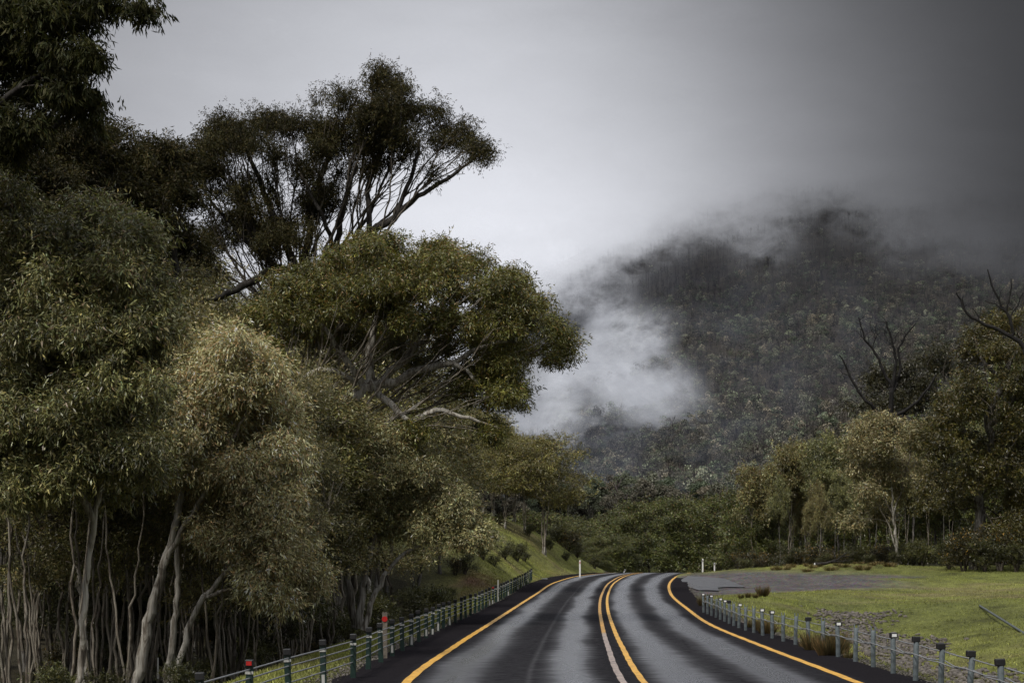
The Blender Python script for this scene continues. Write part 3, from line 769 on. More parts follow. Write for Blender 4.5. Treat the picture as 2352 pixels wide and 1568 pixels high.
# B: pale feathery gum with leaning white stems
YB = 42
stems = [pstem(YB, [(305, 1600, 14), (340, 1430, 12), (375, 1300, 10), (402, 1200, 8), (440, 1050, 6), (470, 920, 5), (480, 850, 3)]),
    pstem(YB, [(378, 1600, 9), (400, 1450, 8), (408, 1300, 7), (412, 1180, 7), (400, 1060, 5)], -1, [.8, .8, .8, .8, .8]),
    pstem(YB, [(385, 1590, 8), (440, 1430, 7), (470, 1370, 7), (530, 1300, 5), (580, 1240, 3), (600, 1150, 2)], -1, [-.5]*6),
    pstem(YB, [(375, 1300, 7), (440, 1180, 6), (500, 1080, 4), (560, 960, 3)], 0, [0, -.5, -.8, -1]),
    pstem(YB, [(470, 1370, 5), (560, 1340, 4), (640, 1310, 2.5)], 0, [-.5, -.8, -1]),
    pstem(YB, [(440, 1050, 5), (530, 950, 4), (590, 880, 2.5)], 0, [0, .5, .8])]
cl = [(400, 830, 60, 42), (455, 800, 60, 40), (520, 805, 60, 42), (575, 845, 50, 42), (615, 900, 45, 50), (645, 970, 38, 55), (660, 1030, 30, 45), (430, 890, 80, 50), (520, 890, 80, 55), (580, 970, 70, 60),
      (450, 980, 90, 55), (540, 1050, 80, 60), (620, 1090, 50, 60), (430, 1070, 60, 50), (490, 1140, 80, 50), (580, 1170, 80, 50), (630, 1200, 45, 50), (560, 1260, 60, 40), (640, 1290, 42, 42), (600, 1350, 50, 40),
      (380, 930, 50, 50), (650, 1140, 34, 45), (690, 1330, 30, 34), (400, 1160, 50, 34), (500, 1220, 70, 40), (440, 1120, 70, 40), (560, 1120, 80, 40, 1), (660, 1230, 34, 50), (540, 1330, 50, 34, 1), (430, 1120, 80, 45, -1.2), (400, 1010, 60, 50, -1.2), (470, 1060, 80, 50, -1.3), (620, 1390, 45, 30, .5), (660, 1300, 40, 36, -.6), (520, 1250, 70, 36, .8)]
cl = [q for i, q in enumerate(cl) if i % 3 == 0] + poly_clumps(POLY_B, 110, 18, 46, 4)
build_tree('gum_tree', (*at(305, 1600, YB)[:2], -1.1), stems, pclumps(YB, cl, 1.5, r_), dict(count=330000, spread=.18, len=.11, wid=.024, col=(.42, .375, .235), var=.42, droop=.65, clump=.42, tipcol=(.42, .27, .13), tipfrac=.10),
    M_BARK_PALE, M_TWIG_PALE, 'feathery pale olive gum with ochre leaf tips and white leaning stems', step=.2, kill=.24, dens=48, tip=.006, thick=.04, seed=15, shell=.3)

# G: grey multi-stemmed gum behind the barrier
YG = 60
stems = [pstem(YG, [(815, 1445, 9), (800, 1330, 8), (808, 1220, 7), (830, 1130, 5), (850, 1060, 3)]),
    pstem(YG, [(822, 1440, 9), (838, 1330, 8), (855, 1230, 6), (885, 1140, 4), (920, 1080, 3)], -1, [-.5]*5),
    pstem(YG, [(835, 1445, 7), (870, 1340, 6), (930, 1270, 4.5), (1000, 1240, 3), (1060, 1215, 2)], -1, [-1]*5),
    pstem(YG, [(800, 1330, 5), (770, 1260, 4), (750, 1180, 3)], 0)]
cl = [(850, 1020, 60, 35), (920, 1030, 60, 35), (800, 1060, 60, 40), (880, 1080, 80, 45), (965, 1080, 60, 40), (1010, 1130, 50, 40), (930, 1140, 80, 45), (840, 1140, 70, 42), (770, 1140, 60, 42), (1030, 1185, 48, 34),
      (1075, 1225, 42, 26), (960, 1195, 70, 36), (870, 1210, 60, 36), (760, 1220, 50, 38), (1010, 1240, 55, 26), (720, 1180, 40, 40)]
cl = [q for i, q in enumerate(cl) if i % 3 == 0] + poly_clumps(POLY_G, 70, 18, 40, 5)
build_tree('gum_tree', at(815, 1445, YG), stems, pclumps(YG, cl, 1.8, r_), dict(count=170000, spread=.2, len=.115, wid=.030, col=(.27, .26, .155), var=.32, clump=.4, tipcol=(.22, .15, .07), tipfrac=.10),
    M_BARK_PALE, M_TWIG_PALE, 'grey green many stemmed gum behind the green barrier, beside the grassy bank', step=.24, kill=.3, dens=32, tip=.007, thick=.045, seed=16, shell=.3)
# ------------------------------------------------------------------ repeated trees
def proto_gum(name, h, w, seed, leafcol, bark, twig, label, cat='tree', group=None, stems=1, clean=.45, nclump=12, count=16000, leaf=(.16, .045), lean=.1, tipcol=None, tipfrac=0, dens=9, flat=.5, leafs=True, spread=None, wig=.012, thin=1.0):
    rng = np.random.default_rng(seed); st = []; tops = []
    for s in range(stems):
        a = rng.uniform(0, 2*PI); ln = lean*rng.uniform(.4, 1.3)*h
        b0 = np.array([math.cos(a)*.07*s, math.sin(a)*.07*s, -.4]); pts = []; r0 = thin*h*.0085*(1.2 if stems == 1 else .8)
        for k, t in enumerate((0, .2, .45, .65, .8)):
            bow = math.sin(t*PI)*h*.02
            p = b0 + np.array([math.cos(a)*ln*t**1.3 + rng.normal(0, wig*h)*(k > 0), math.sin(a)*ln*t**1.3 + rng.normal(0, wig*h)*(k > 0), t*h])
            pts.append((p, r0*(1-t*.8)))
        st.append((-1, pts)); tops.append(pts)
        # a couple of main limbs
        for q in range(2 if stems > 1 else 4):
            t0 = rng.uniform(clean, .72); i0 = np.interp(t0, (0, .2, .45, .65, .8), range(5)); ia = int(i0)
            p0 = pts[ia][0] + (pts[min(ia+1, 4)][0]-pts[ia][0])*(i0-ia)
            aa = rng.uniform(0, 2*PI); ww = w*rng.uniform(.2, .38)
            p1 = p0 + np.array([math.cos(aa)*ww*.5, math.sin(aa)*ww*.5, h*.07]); p2 = p0 + np.array([math.cos(aa)*ww, math.sin(aa)*ww, h*.17])
            st.append((0, [(p0, r0*.45), (p1, r0*.35), (p2, r0*.18)]))
    cl = []
    for k in range(int(nclump*2.2)):
        a = rng.uniform(0, 2*PI); zt = rng.uniform(clean+.05, .95); prof = math.sqrt(max(0, 1-((zt-clean-.22)/(1-clean-.15))**2)) if zt > clean+.22 else .75+.25*(zt-clean)/.22
        rr = w/2*math.sqrt(rng.uniform(0, 1))*prof*.85; t = tops[k % stems][4][0]
        cl.append(((math.cos(a)*rr + t[0]*.6, math.sin(a)*rr + t[1]*.6, zt*h), w*rng.uniform(.08, .17), w*rng.uniform(.08, .17), w*rng.uniform(.06, .11)*(flat/.5)))
    lp = dict(count=count, spread=spread or h*.026, len=leaf[0], wid=leaf[1], col=leafcol, var=.3, clump=.4, tipcol=tipcol, tipfrac=tipfrac, droop=.2) if leafs else None
    return build_tree(name, (0, 0, 0), st, cl, lp, bark, twig, label, cat, group, step=h*.035, kill=h*.042, dens=dens*1.3, tip=h*.0011, thick=h*.006, seed=seed+100, shell=.3, wob=.03, reach=2.2)

G_WOOD = 'gums crowded in the dark wood behind the green barrier'
G_RIGHT = 'slender gums standing in the wood beyond the field'
protos = []
specs = [  # h, w, colour, bark, twig, stems
    (12, 6.0, (.125, .118, .052), M_BARK_PALE, M_TWIG, 1), (12, 5.5, (.150, .140, .072), M_BARK_GREY, M_TWIG_PALE, 2),
    (12, 6.5, (.105, .102, .040), M_BARK_PALE, M_TWIG_PALE, 3), (12, 7.0, (.185, .17, .09), M_BARK_GREY, M_TWIG, 2)]
for k, (h_, w_, c_, b_, t_, s_) in enumerate(specs):
    protos.append(proto_gum('gum_tree', h_, w_, 200+k, c_, b_, t_, 'x', 'tree', G_WOOD, stems=s_, clean=(.42, .3, .38, .25)[k], nclump=17, count=26000, leaf=(.17, .05), dens=13, tipcol=(.17, .12, .055), tipfrac=.06))
used = set()
def place(proto, px, top, Y, label, group, rz=None, base=None, wide=1.0):
    X = (px-CX)/F*Y; zb = gz(X, Y) if base is None else base
    h = EYE + (HY-top)/F*Y - zb; s = h/12.0/.91
    rz = random.uniform(0, 6.28) if rz is None else rz
    if proto.name not in used:
        used.add(proto.name); o = proto; o.location = (X, Y, zb); o.rotation_euler = (0, 0, rz); o.scale = (s*wide, s*wide, s)
        o['label'] = label; o['group'] = group
        return o
    return copy_tree(proto, (X, Y, zb), rz, (s*wide, s*wide, s), label, group)

skx = [-150, 0, 400, 430, 520, 650, 900, 950, 1100, 1200, 1300]; sky_ = [420, 480, 560, 640, 650, 690, 760, 960, 1010, 1040, 1090]
LW = ['crowded olive gum deep in the wood behind the green barrier', 'twin stemmed grey green gum crowded deep in the shaded wood',
      'dark olive gum with three pale stems deep in the shaded wood', 'dull yellow green gum with paired grey stems deep in the wood']
rl = random.Random(3)
n = 0
for row, (Yr, cnt, x0, x1, dtop) in enumerate([(50, 9, -60, 620, 430), (62, 10, 380, 760, 330), (74, 12, -80, 820, 160), (88, 13, -80, 950, 80), (105, 12, -80, 1000, 20), (126, 13, -80, 1060, 0)]):
    for k in range(cnt):
        px = x0 + (x1-x0)*(k+rl.uniform(.15, .85))/cnt; Y = Yr + rl.uniform(-6, 6)
        top = np.interp(px, skx, sky_) + rl.uniform(0, 90) + dtop*rl.uniform(.6, 1.3)
        if 850 < px < 1060: top = max(top, 1000)
        if px > 960 and Y > 60: continue
        pi_ = rl.randrange(4); place(protos[pi_], px, top, Y, LW[pi_], G_WOOD, wide=1.0 if top < 800 else 1.15)
sap = proto_gum('sapling', 12, 8, 280, (.060, .062, .028), M_BARK_GREY, M_TWIG, 'x', 'sapling', 'leafy saplings in the shade of the wood', stems=3, clean=.12, nclump=22, count=20000, leaf=(.32, .09), dens=10, flat=.7)
for k in range(24):
    Y = rl.uniform(44, 90); xr = float(road_l(np.array(Y))) - 5.0 - rl.uniform(0, 1)**1.3*Y*.19; px = CX + F*xr/Y
    top = rl.uniform(1180, 1400) if px < 700 else rl.uniform(1290, 1400)
    place(sap, px, top, Y, 'dark leafy sapling in the shade of the wood', 'leafy saplings in the shade of the wood', wide=1.1)
stick = [proto_gum('gum_tree', 12, 4.2, 290, (.14, .125, .065), M_BARK_PALE, M_TWIG_PALE, 'x', 'tree', G_WOOD, stems=2, clean=.55, nclump=9, count=15000, leaf=(.15, .04), dens=12, lean=.16, wig=.004, thin=.72),
         proto_gum('gum_tree', 12, 3.6, 291, (.09, .085, .04), M_BARK_PALE, M_TWIG_PALE, 'x', 'tree', G_WOOD, stems=3, clean=.5, nclump=9, count=15000, leaf=(.15, .04), dens=12, lean=.2, wig=.004, thin=.72)]
for k in range(46):
    px = -60 + 780*(k+rl.random())/46; Y = rl.uniform(40, 58)
    pi_ = k % 2; place(stick[pi_], px, np.interp(px, skx, sky_) + rl.uniform(150, 480), Y, ['thin pale stemmed gum leaning at the front of the shaded wood', 'cluster of three thin white stems at the front of the shaded wood'][pi_], G_WOOD, wide=.9)
for px, top, Y, pi_ in ((880, 800, 104, 1), (955, 880, 108, 3), (1015, 935, 112, 1), (820, 760, 100, 3), (740, 720, 98, 1)):
    place(protos[pi_], px, top, Y, LW[pi_], G_WOOD, wide=1.25)
# dark gums on the skyline behind
for k_, (bx, YY_, cl_, lab_) in enumerate((
    (90, 76, [(40, 400, 60, 38), (95, 372, 60, 34), (60, 450, 75, 40), (135, 425, 60, 38), (20, 480, 60, 50), (110, 500, 80, 50), (0, 420, 50, 40), (150, 480, 60, 40), (60, 350, 40, 24)], 'dark domed gum on the skyline under the hanging boughs'),
    (215, 80, [(150, 308, 48, 26), (205, 290, 50, 24), (258, 305, 42, 24), (180, 345, 60, 32), (240, 348, 55, 32), (210, 395, 75, 38), (150, 395, 55, 38), (275, 395, 50, 38), (200, 465, 85, 48), (270, 450, 60, 40), (130, 330, 36, 22)], 'highest dark domed gum between the hanging boughs and the tallest gum'),
    (325, 84, [(300, 348, 28, 22), (336, 340, 34, 24), (322, 385, 55, 32), (300, 435, 60, 38), (352, 425, 50, 38), (320, 500, 75, 50), (360, 375, 36, 26)], 'low dark gum crown at the dip in the skyline'),
    (400, 82, [(388, 350, 32, 22), (415, 356, 28, 22), (392, 398, 48, 34), (405, 455, 50, 40), (380, 515, 60, 48), (412, 580, 56, 50), (360, 460, 50, 40)], 'dark gum crown touching the flank of the tallest gum'))):
    build_tree('gum_tree', on_ground(bx, YY_), [pstem(YY_, [(bx, 1330, 12), (bx-6, 1000, 10), (bx+4, 700, 8), (bx-2, 520, 5)])] , pclumps(YY_, cl_, 2.2, r_), dict(count=int(4300*len(cl_)), spread=.24, len=.18, wid=.05, col=(.034, .031, .012), var=.25, clump=.4, tipcol=(.07, .05, .02), tipfrac=.08),
        M_BARK_DARK, M_TWIG, lab_, step=.4, kill=.45, dens=22, tip=.012, thick=.08, seed=40+k_, jit=.34, leafmat=M_LEAF_DULL, shell=.35, bf=.7)

# gums along the top of the grassy bank
bank = proto_gum('gum_tree', 12, 9.0, 270, (.155, .145, .058), M_BARK_PALE, M_TWIG_PALE, 'x', 'tree', 'gums on top of the grassy bank', stems=4, clean=.36, nclump=20, count=34000, leaf=(.24, .07), dens=12, tipcol=(.17, .12, .05), tipfrac=.1, flat=.62)
for px, top, Y, w_, lab in ((1252, 1022, 150, 1.05, 'rounded gum at the end of the row on top of the bank'), (1205, 1026, 156, .9, 'second gum from the end of the row on the bank top'),
                       (1160, 1030, 150, .95, 'third gum from the end of the row on the bank top'), (1110, 1010, 158, 1.0, 'pale gum on the bank top beneath the reaching boughs'),
                       (1060, 985, 152, 1.0, 'gum on the bank above the shrubs and barrier'), (1132, 985, 162, 1.0, 'tall gum half hidden in the row on the bank top'), (1090, 960, 166, 1.0, 'gum behind the pale one on the bank top'), (1180, 1010, 166, 1.0, 'gum at the back of the row on the bank top'), (1030, 935, 168, 1.1, 'high gum behind the bank beneath the broad spreading gum'), (1000, 960, 150, 1.0, 'tall gum where the bank meets the dark wood'), (940, 950, 145, 1.0, 'gum crown behind the many stemmed grey gum')):
    place(bank, px, top, Y, lab, 'gums on top of the grassy bank', wide=w_)

# the wood at the right
rp = [proto_gum('gum_tree', 12, 5.2, 300, (.175, .165, .082), M_BARK_PALE, M_TWIG_PALE, 'x', 'tree', G_RIGHT, stems=2, clean=.5, nclump=13, count=20000, leaf=(.24, .07), dens=12, tipcol=(.16, .10, .04), tipfrac=.15),
      proto_gum('gum_tree', 12, 5.0, 301, (.135, .138, .066), M_BARK_GREY, M_TWIG, 'x', 'tree', G_RIGHT, stems=1, clean=.5, nclump=11, count=18000, leaf=(.24, .07), dens=12),
      proto_gum('gum_tree', 12, 8.0, 302, (.085, .098, .032), M_BARK_DARK, M_TWIG, 'x', 'tree', G_RIGHT, stems=2, clean=.2, nclump=24, count=34000, leaf=(.26, .08), dens=12, flat=.7, tipcol=(.12, .08, .03), tipfrac=.1)]
for px, top, Y, pi_, w_, lab in (
    (1735, 1075, 185, 0, .8, 'yellowish gum standing alone above the bushes at the middle of the far wood'), (1815, 1022, 172, 0, .72, 'gum with rusty crown and bare white stems at the edge of the far wood'),
    (1850, 1045, 180, 1, .8, 'thin gum just right of the rusty crowned gum'), (1885, 1025, 170, 1, .8, 'slim olive gum with a grey trunk between rusty gum and pale gum'),
    (1925, 1015, 172, 1, .8, 'slim olive gum leaning on the neighbour of the pale broad gum'), (1962, 1005, 176, 0, .8, 'gum tucked behind the broad pale gum'),
    (2150, 1000, 178, 1, 1.1, 'shaded gum behind the black crowned gum'), (2100, 1040, 168, 1, .9, 'shaded gum right of the broad pale gum'), (2190, 980, 172, 2, 1, 'dark dense gum at the right of the far wood'),
    (2290, 900, 180, 2, 1, 'dark dense gum behind the dead branches'), (2400, 860, 165, 2, 1, 'dark dense gum cut by the edge of view'), (2250, 1000, 150, 1, 1, 'shaded gum in front of the patchy white trunk'),
    (1490, 1165, 215, 2, 1.1, 'dark gum in the hollow beyond the crest of the road'), (1545, 1168, 225, 2, 1, 'second dark gum in the hollow beyond the road crest'), (1600, 1160, 205, 2, 1.25, 'round yellow green gum beyond the white guide posts'),
    (1650, 1190, 200, 2, 1.1, 'low round gum beside the yellow green one'), (1715, 1150, 190, 2, 1.15, 'bushy brown olive gum below the yellowish gum'), (1775, 1180, 186, 2, 1, 'bushy gum behind the field shrubs'),
    (1420, 1240, 205, 2, 1.5, 'bright olive round bush tree just beyond the crest'), (1380, 1262, 200, 2, 1.4, 'small round bush tree where the bank meets the road'), (1300, 1215, 190, 2, 1.4, 'dark bushy tree behind the end of the bank'),
    (1350, 1240, 205, 2, 1.3, 'brown dark bushy tree behind the bank slope'), (1460, 1240, 235, 2, 1.3, 'shadowed bush tree in the hollow'), (1535, 1235, 240, 2, 1.3, 'low shadowed bush tree in the hollow'),
    (1240, 1190, 215, 2, 1.6, 'dark bushy tree filling the gap between bank gums'), (1275, 1200, 225, 2, 1.5, 'dark bushy tree low between the bank and the mountain foot'), (1330, 1215, 250, 2, 1.6, 'broad bushy tree low in the valley behind the bank'), (1400, 1205, 270, 2, 1.6, 'broad bushy tree deep in the valley past the crest'), (1465, 1190, 280, 2, 1.5, 'pale bushy tree deep in the valley past the crest'), (1560, 1180, 290, 2, 1.6, 'bushy tree deep in the valley behind the round gum'), (1660, 1170, 290, 2, 1.6, 'bushy tree deep in the valley behind the brown olive gum'),
    (1840, 1130, 196, 2, 1, 'dark undergrowth gum among the white stems'), (1920, 1120, 196, 2, 1, 'dark undergrowth gum behind the slim gums'), (2010, 1110, 196, 2, 1, 'dark undergrowth gum behind the broad pale gum'),
    (2140, 1110, 196, 2, 1, 'dark undergrowth gum below the dead tree'), (2330, 1010, 150, 2, 1.1, 'black shaded gum at the right edge beside the white trunk'), (2420, 980, 140, 2, 1.1, 'black shaded gum outside the edge of the field')):
    place(rp[pi_], px, top, Y, lab, None, wide=w_)
# thin pale stems in shade
for k in range(26):
    px = 1790 + k*21 + rl.uniform(-8, 8); Y = rl.uniform(156, 182)
    place(rp[rl.randrange(2)], px, np.interp(px, [1790, 1960, 2100, 2352], [1080, 1060, 1030, 980]) + rl.uniform(0, 90), Y, 'thin pale stemmed gum standing in the shade of the far wood', G_RIGHT, wide=.55)

YP = 148
stems = [pstem(YP, [(2062, 1292, 3.2), (2056, 1230, 3), (2050, 1160, 2.6), (2045, 1080, 2), (2030, 1010, 1.2)]),
         pstem(YP, [(2055, 1200, 2), (2020, 1110, 1.6), (1990, 1040, 1)], 0), pstem(YP, [(2052, 1180, 2), (2080, 1090, 1.6), (2095, 1010, 1)], 0, [0, .5, 1]),
         pstem(YP, [(2070, 1294, 2.2), (2052, 1240, 2), (2030, 1180, 1.6), (1990, 1120, 1)], -1, [-.5]*4)]
cl = [(2030, 975, 50, 20), (1990, 990, 38, 22), (2080, 985, 45, 22), (2110, 1015, 32, 26), (1980, 1030, 36, 30), (2040, 1020, 60, 30), (2000, 1080, 45, 32), (2070, 1070, 50, 32), (1985, 1130, 34, 28), (2040, 1120, 50, 30), (2100, 1110, 36, 34), (2030, 1180, 40, 24), (1970, 1200, 30, 26)]
build_tree('gum_tree', at(2062, 1292, YP), stems, pclumps(YP, cl, 2, r_), dict(count=42000, spread=.34, len=.24, wid=.065, col=(.25, .225, .14), var=.3, tipcol=(.16, .12, .06), tipfrac=.12),
    M_BARK_PALE, M_TWIG_PALE, 'broad pale brown gum with fanning white branches at the edge of the field', step=.5, kill=.6, dens=7, tip=.014, thick=.06, seed=21, shell=.3)

YR = 135
stems = [pstem(YR, [(2244, 1320, 16), (2238, 1255, 13), (2254, 1190, 12), (2246, 1110, 10), (2276, 1030, 9), (2270, 960, 8), (2306, 880, 7), (2330, 800, 6)]),
         pstem(YR, [(2262, 1080, 8), (2220, 1000, 6), (2190, 930, 4)], 0), pstem(YR, [(2290, 970, 8), (2350, 880, 6), (2400, 800, 4)], 0), pstem(YR, [(2310, 880, 6), (2260, 830, 4), (2240, 780, 3)], 0)]
cl = [(2260, 760, 48, 28), (2320, 745, 55, 30), (2240, 800, 40, 34), (2300, 810, 60, 40), (2220, 870, 50, 36), (2280, 880, 60, 40), (2180, 915, 40, 34), (2230, 950, 60, 40), (2160, 970, 36, 30), (2150, 1030, 34, 30), (2210, 1020, 55, 40),
      (2300, 960, 60, 50), (2370, 800, 60, 60), (2380, 920, 60, 60), (2340, 1050, 60, 50), (2190, 1090, 45, 36), (2300, 1110, 50, 40), (2370, 1150, 60, 40), (2185, 1170, 40, 34), (2310, 1200, 50, 40), (2240, 1070, 40, 30, -2), (2350, 1230, 60, 40), (2160, 1110, 40, 36)]
cl = cl + poly_clumps(POLY_R, 55, 18, 36, 6)
build_tree('gum_tree', on_ground(2246, YR), stems, pclumps(YR, cl, 2.5, r_), dict(count=110000, spread=.32, len=.24, wid=.065, col=(.060, .055, .016), var=.3, clump=.45, tipcol=(.10, .07, .02), tipfrac=.1),
    M_BARK_GREY, M_TWIG, 'large dark gum with patchy white trunk at the edge of the field', step=.5, kill=.6, dens=8, tip=.015, thick=.09, seed=22, shell=.3)

# dead limbs above it, a bare tree, and a bare crown at the middle right
def dead_tree(name, Y, base, stems, label, seed, cl=None, leafp=None, tip=.014, step=.4, dens=3.5, bark=M_BLACK_BARK):
    return build_tree(name, base, stems, cl, leafp, bark, bark, label, 'tree', None, step=step, kill=step*1.1, dens=dens, tip=tip, thick=.05, seed=seed, shell=.2, jit=.35, trop=(0, 0, .35), power=2.1)
YD = 128
dead_tree('dead_tree', YD, at(2352, 1250, YD), [pstem(YD, [(2362, 1250, 9), (2375, 1050, 8), (2370, 900, 7), (2352, 800, 6), (2310, 765, 4.5), (2262, 745, 3.5), (2225, 722, 3), (2205, 690, 2.2), (2196, 672, 1.5)]),
    pstem(YD, [(2330, 780, 4), (2318, 730, 3.6), (2300, 700, 3), (2280, 655, 2.2), (2268, 618, 1.2)], 0), pstem(YD, [(2310, 718, 2.6), (2318, 680, 2), (2322, 640, 1.2)], 0),
    pstem(YD, [(2306, 715, 2), (2285, 700, 1.6), (2262, 690, 1)], 0), pstem(YD, [(2318, 730, 2.4), (2338, 700, 1.6), (2350, 672, 1)], 0),
    pstem(YD, [(2225, 722, 2), (2215, 700, 1.5), (2212, 680, 1)], 0), pstem(YD, [(2250, 742, 1.8), (2240, 715, 1.2)], 0)],
    'bare dead tree with forked black limbs rising above the dark gum', 31, cl=[(at(2300, 700, YD), 1.0, .5, 1.3), (at(2230, 712, YD), .6, .4, .6), (at(2330, 690, YD), .5, .5, .8)], dens=14, tip=.016)
YD2 = 185
stems = [pstem(YD2, [(2050, 1200, 7), (2048, 1080, 6.5), (2046, 960, 6), (2050, 890, 4.5), (2058, 840, 3.6), (2050, 790, 3), (2035, 740, 2)]),
    pstem(YD2, [(2050, 890, 4), (2028, 850, 3.4), (2012, 810, 2.8), (1985, 780, 2.2), (1972, 728, 1.4)], 0), pstem(YD2, [(2052, 900, 4), (2068, 850, 3.2), (2062, 800, 2.6), (2088, 760, 1.8), (2104, 742, 1.2)], 0),
    pstem(YD2, [(2046, 960, 5), (1998, 930, 3.6), (1960, 880, 3), (1940, 840, 2.2), (1928, 815, 1.4)], 0), pstem(YD2, [(2046, 960, 4), (2110, 920, 3), (2150, 860, 2)], 0)]
root = dead_tree('dead_tree', YD2, at(2050, 1200, YD2), stems, 'leafless dark branched tree against the misty slope in the far wood', 32,
    cl=[(at(1985, 770, YD2), 1.2, .8, 1.8), (at(2020, 760, YD2), 1.2, 1, 1.8), (at(2080, 775, YD2), 1.2, 1, 1.5), (at(1945, 860, YD2), .9, .8, 1.4), (at(2050, 800, YD2), 1, 1, 1.5)], dens=14, step=.5, tip=.024)
stems = [pstem(190, [(2080, 1200, 6), (2078, 1050, 5), (2075, 930, 3.5), (2080, 870, 2)])]
cl = [(2010, 880, 40, 24), (2060, 860, 40, 26), (2110, 830, 40, 22), (2150, 815, 34, 22), (2110, 880, 50, 28), (2040, 920, 50, 26), (2170, 850, 34, 26), (2140, 910, 45, 28), (2090, 930, 50, 28), (1990, 930, 32, 22)]
build_tree('gum_tree', at(2080, 1200, 190), stems, pclumps(190, cl, 2, r_), dict(count=26000, spread=.42, len=.3, wid=.08, col=(.036, .034, .015), var=.25), M_BARK_DARK, M_TWIG,
    'dark gum crown tangled behind the leafless tree', step=.6, kill=.75, dens=5, tip=.018, thick=.09, seed=23, shell=.3)
# ------------------------------------------------------------------ shrubs and tussocks
def proto_shrub(name, h, w, seed, col, label, cat, count, leaf, tipcol=None, tipfrac=0):
    rng = np.random.default_rng(seed); st = []
    for s in range(6):
        a = rng.uniform(0, 2*PI); st.append((-1, [(np.array([0, 0, -.1]), h*.03), (np.array([math.cos(a)*w*.12, math.sin(a)*w*.12, h*.3]), h*.02), (np.array([math.cos(a)*w*.25, math.sin(a)*w*.25, h*.6]), h*.01)]))
    cl = []
    for k in range(9):
        a = rng.uniform(0, 2*PI); q = rng.uniform(0, .3)
        cl.append(((math.cos(a)*w*q, math.sin(a)*w*q, h*rng.uniform(.25, .8)), w*.22, w*.22, h*.2))
    return build_tree(name, (0, 0, 0), st, cl, dict(count=count, spread=h*.09, len=leaf[0], wid=leaf[1], col=col, var=.3, clump=.45, droop=-.2, tipcol=tipcol, tipfrac=tipfrac), M_TWIG, M_TWIG, label, cat, None,
                      step=h*.12, kill=h*.13, dens=50/(h*w), tip=h*.006, thick=h*.02, seed=seed, shell=.0)
shr = [proto_shrub('shrub', 1.5, 1.8, 401, (.050, .052, .018), 'x', 'shrub', 5000, (.09, .03)), proto_shrub('shrub', 1.5, 2.2, 402, (.085, .088, .036), 'x', 'shrub', 5000, (.10, .03)),
       proto_shrub('shrub', 1.5, 2.0, 403, (.040, .036, .014), 'x', 'shrub', 5000, (.09, .035), (.30, .17, .02), .05)]
def put(proto, pos, s, label, group=None, rz=None):
    rz = random.uniform(0, 6.28) if rz is None else rz
    if proto.name not in used:
        used.add(proto.name); proto.location = pos; proto.scale = (s,)*3; proto.rotation_euler = (0, 0, rz); proto['label'] = label
        if group: proto['group'] = group
        return proto
    return copy_tree(proto, pos, rz, s, label, group)
# on the bank
for k, (px, py, s, w_) in enumerate([(1188, 1290, .95, 0), (1160, 1285, .7, 0), (1068, 1318, .85, 0), (1045, 1322, .7, 2), (1110, 1285, .7, 0), (1135, 1300, .5, 1), (1090, 1170, 1.1, 2), (1125, 1178, .9, 0), (1155, 1185, 1.0, 1),
                      (1185, 1192, .8, 0), (1215, 1202, 1.0, 1), (1240, 1215, 1.2, 0), (1262, 1232, 1.2, 2), (1285, 1250, 1.3, 0), (1305, 1265, 1.2, 2), (1325, 1280, 1.0, 0), (1215, 1232, .6, 1), (1262, 1262, .6, 1), (1300, 1288, .5, 0), (1366, 1306, .8, 0),
                      (1060, 1190, 1.0, 0), (1030, 1175, 1.2, 2), (1148, 1205, .6, 0), (1205, 1290, .6, 0), (1100, 1210, .5, 1)]):
    hit = ground_hit(px, py)
    if hit is None: continue
    X, Y, Z = hit
    put(shr[w_], (X, Y, Z-.05), s, ['dark rounded shrub on the grassy bank', 'yellow green shrub on the grassy bank', 'brown black shrub on the grassy bank'][w_], 'shrubs dotted over the grassy bank')
# along the foot of the far wood
for k in range(46):
    px = 1690 + k*15 + rl.uniform(-10, 10); Y = rl.uniform(147, 158)
    if k < 8: Y += 12
    s = rl.uniform(.5, 1.35); w_ = rl.choice((0, 2, 2, 0, 1))
    put(shr[w_], on_ground(px, Y), s, ['dark green shrub at the foot of the far wood', 'paler green shrub at the foot of the far wood', 'brown shrub with yellow flowers at the foot of the far wood'][w_], 'shrubs along the foot of the far wood')
for k_, (px_, y_, s_) in enumerate(((2180, 134, 1.3), (2215, 131, 1.7), (2262, 130, 1.5), (2296, 132, 1.9), (2335, 130, 1.4), (2240, 133, 1.9))):
    put(shr[(0, 2)[k_ % 2]], on_ground(px_, y_), s_, 'dark scrub around the foot of the patchy trunked gum', 'scrub around the foot of the patchy trunked gum')
put(shr[1], on_ground(2118, 143), 1.3, 'rounded green shrub standing out on the grass before the far wood')
# in the ditch and wood behind the barrier
for k in range(54):
    if k < 34:
        Y = 27 + 80*(k/34)**1.2 + rl.uniform(-1, 1); X = float(road_l(np.array(Y))) - 4.2 - rl.uniform(.2, 3.5)
    else:
        Y = rl.uniform(45, 100); X = float(road_l(np.array(Y))) - rl.uniform(7, 14)
    w_ = rl.choice((0, 1, 2, 0)); s = rl.uniform(.45, .95)*(1.2 if Y > 60 else .8)
    if X > -4 and Y < 60: s *= .7
    put(shr[w_], (X, Y, gz(X, Y)-.05), s, ['dark low shrub in the ditch behind the green barrier', 'pale leaved low shrub in the ditch behind the green barrier', 'brownish low shrub in the ditch behind the green barrier'][w_], 'undergrowth shrubs behind the green barrier')

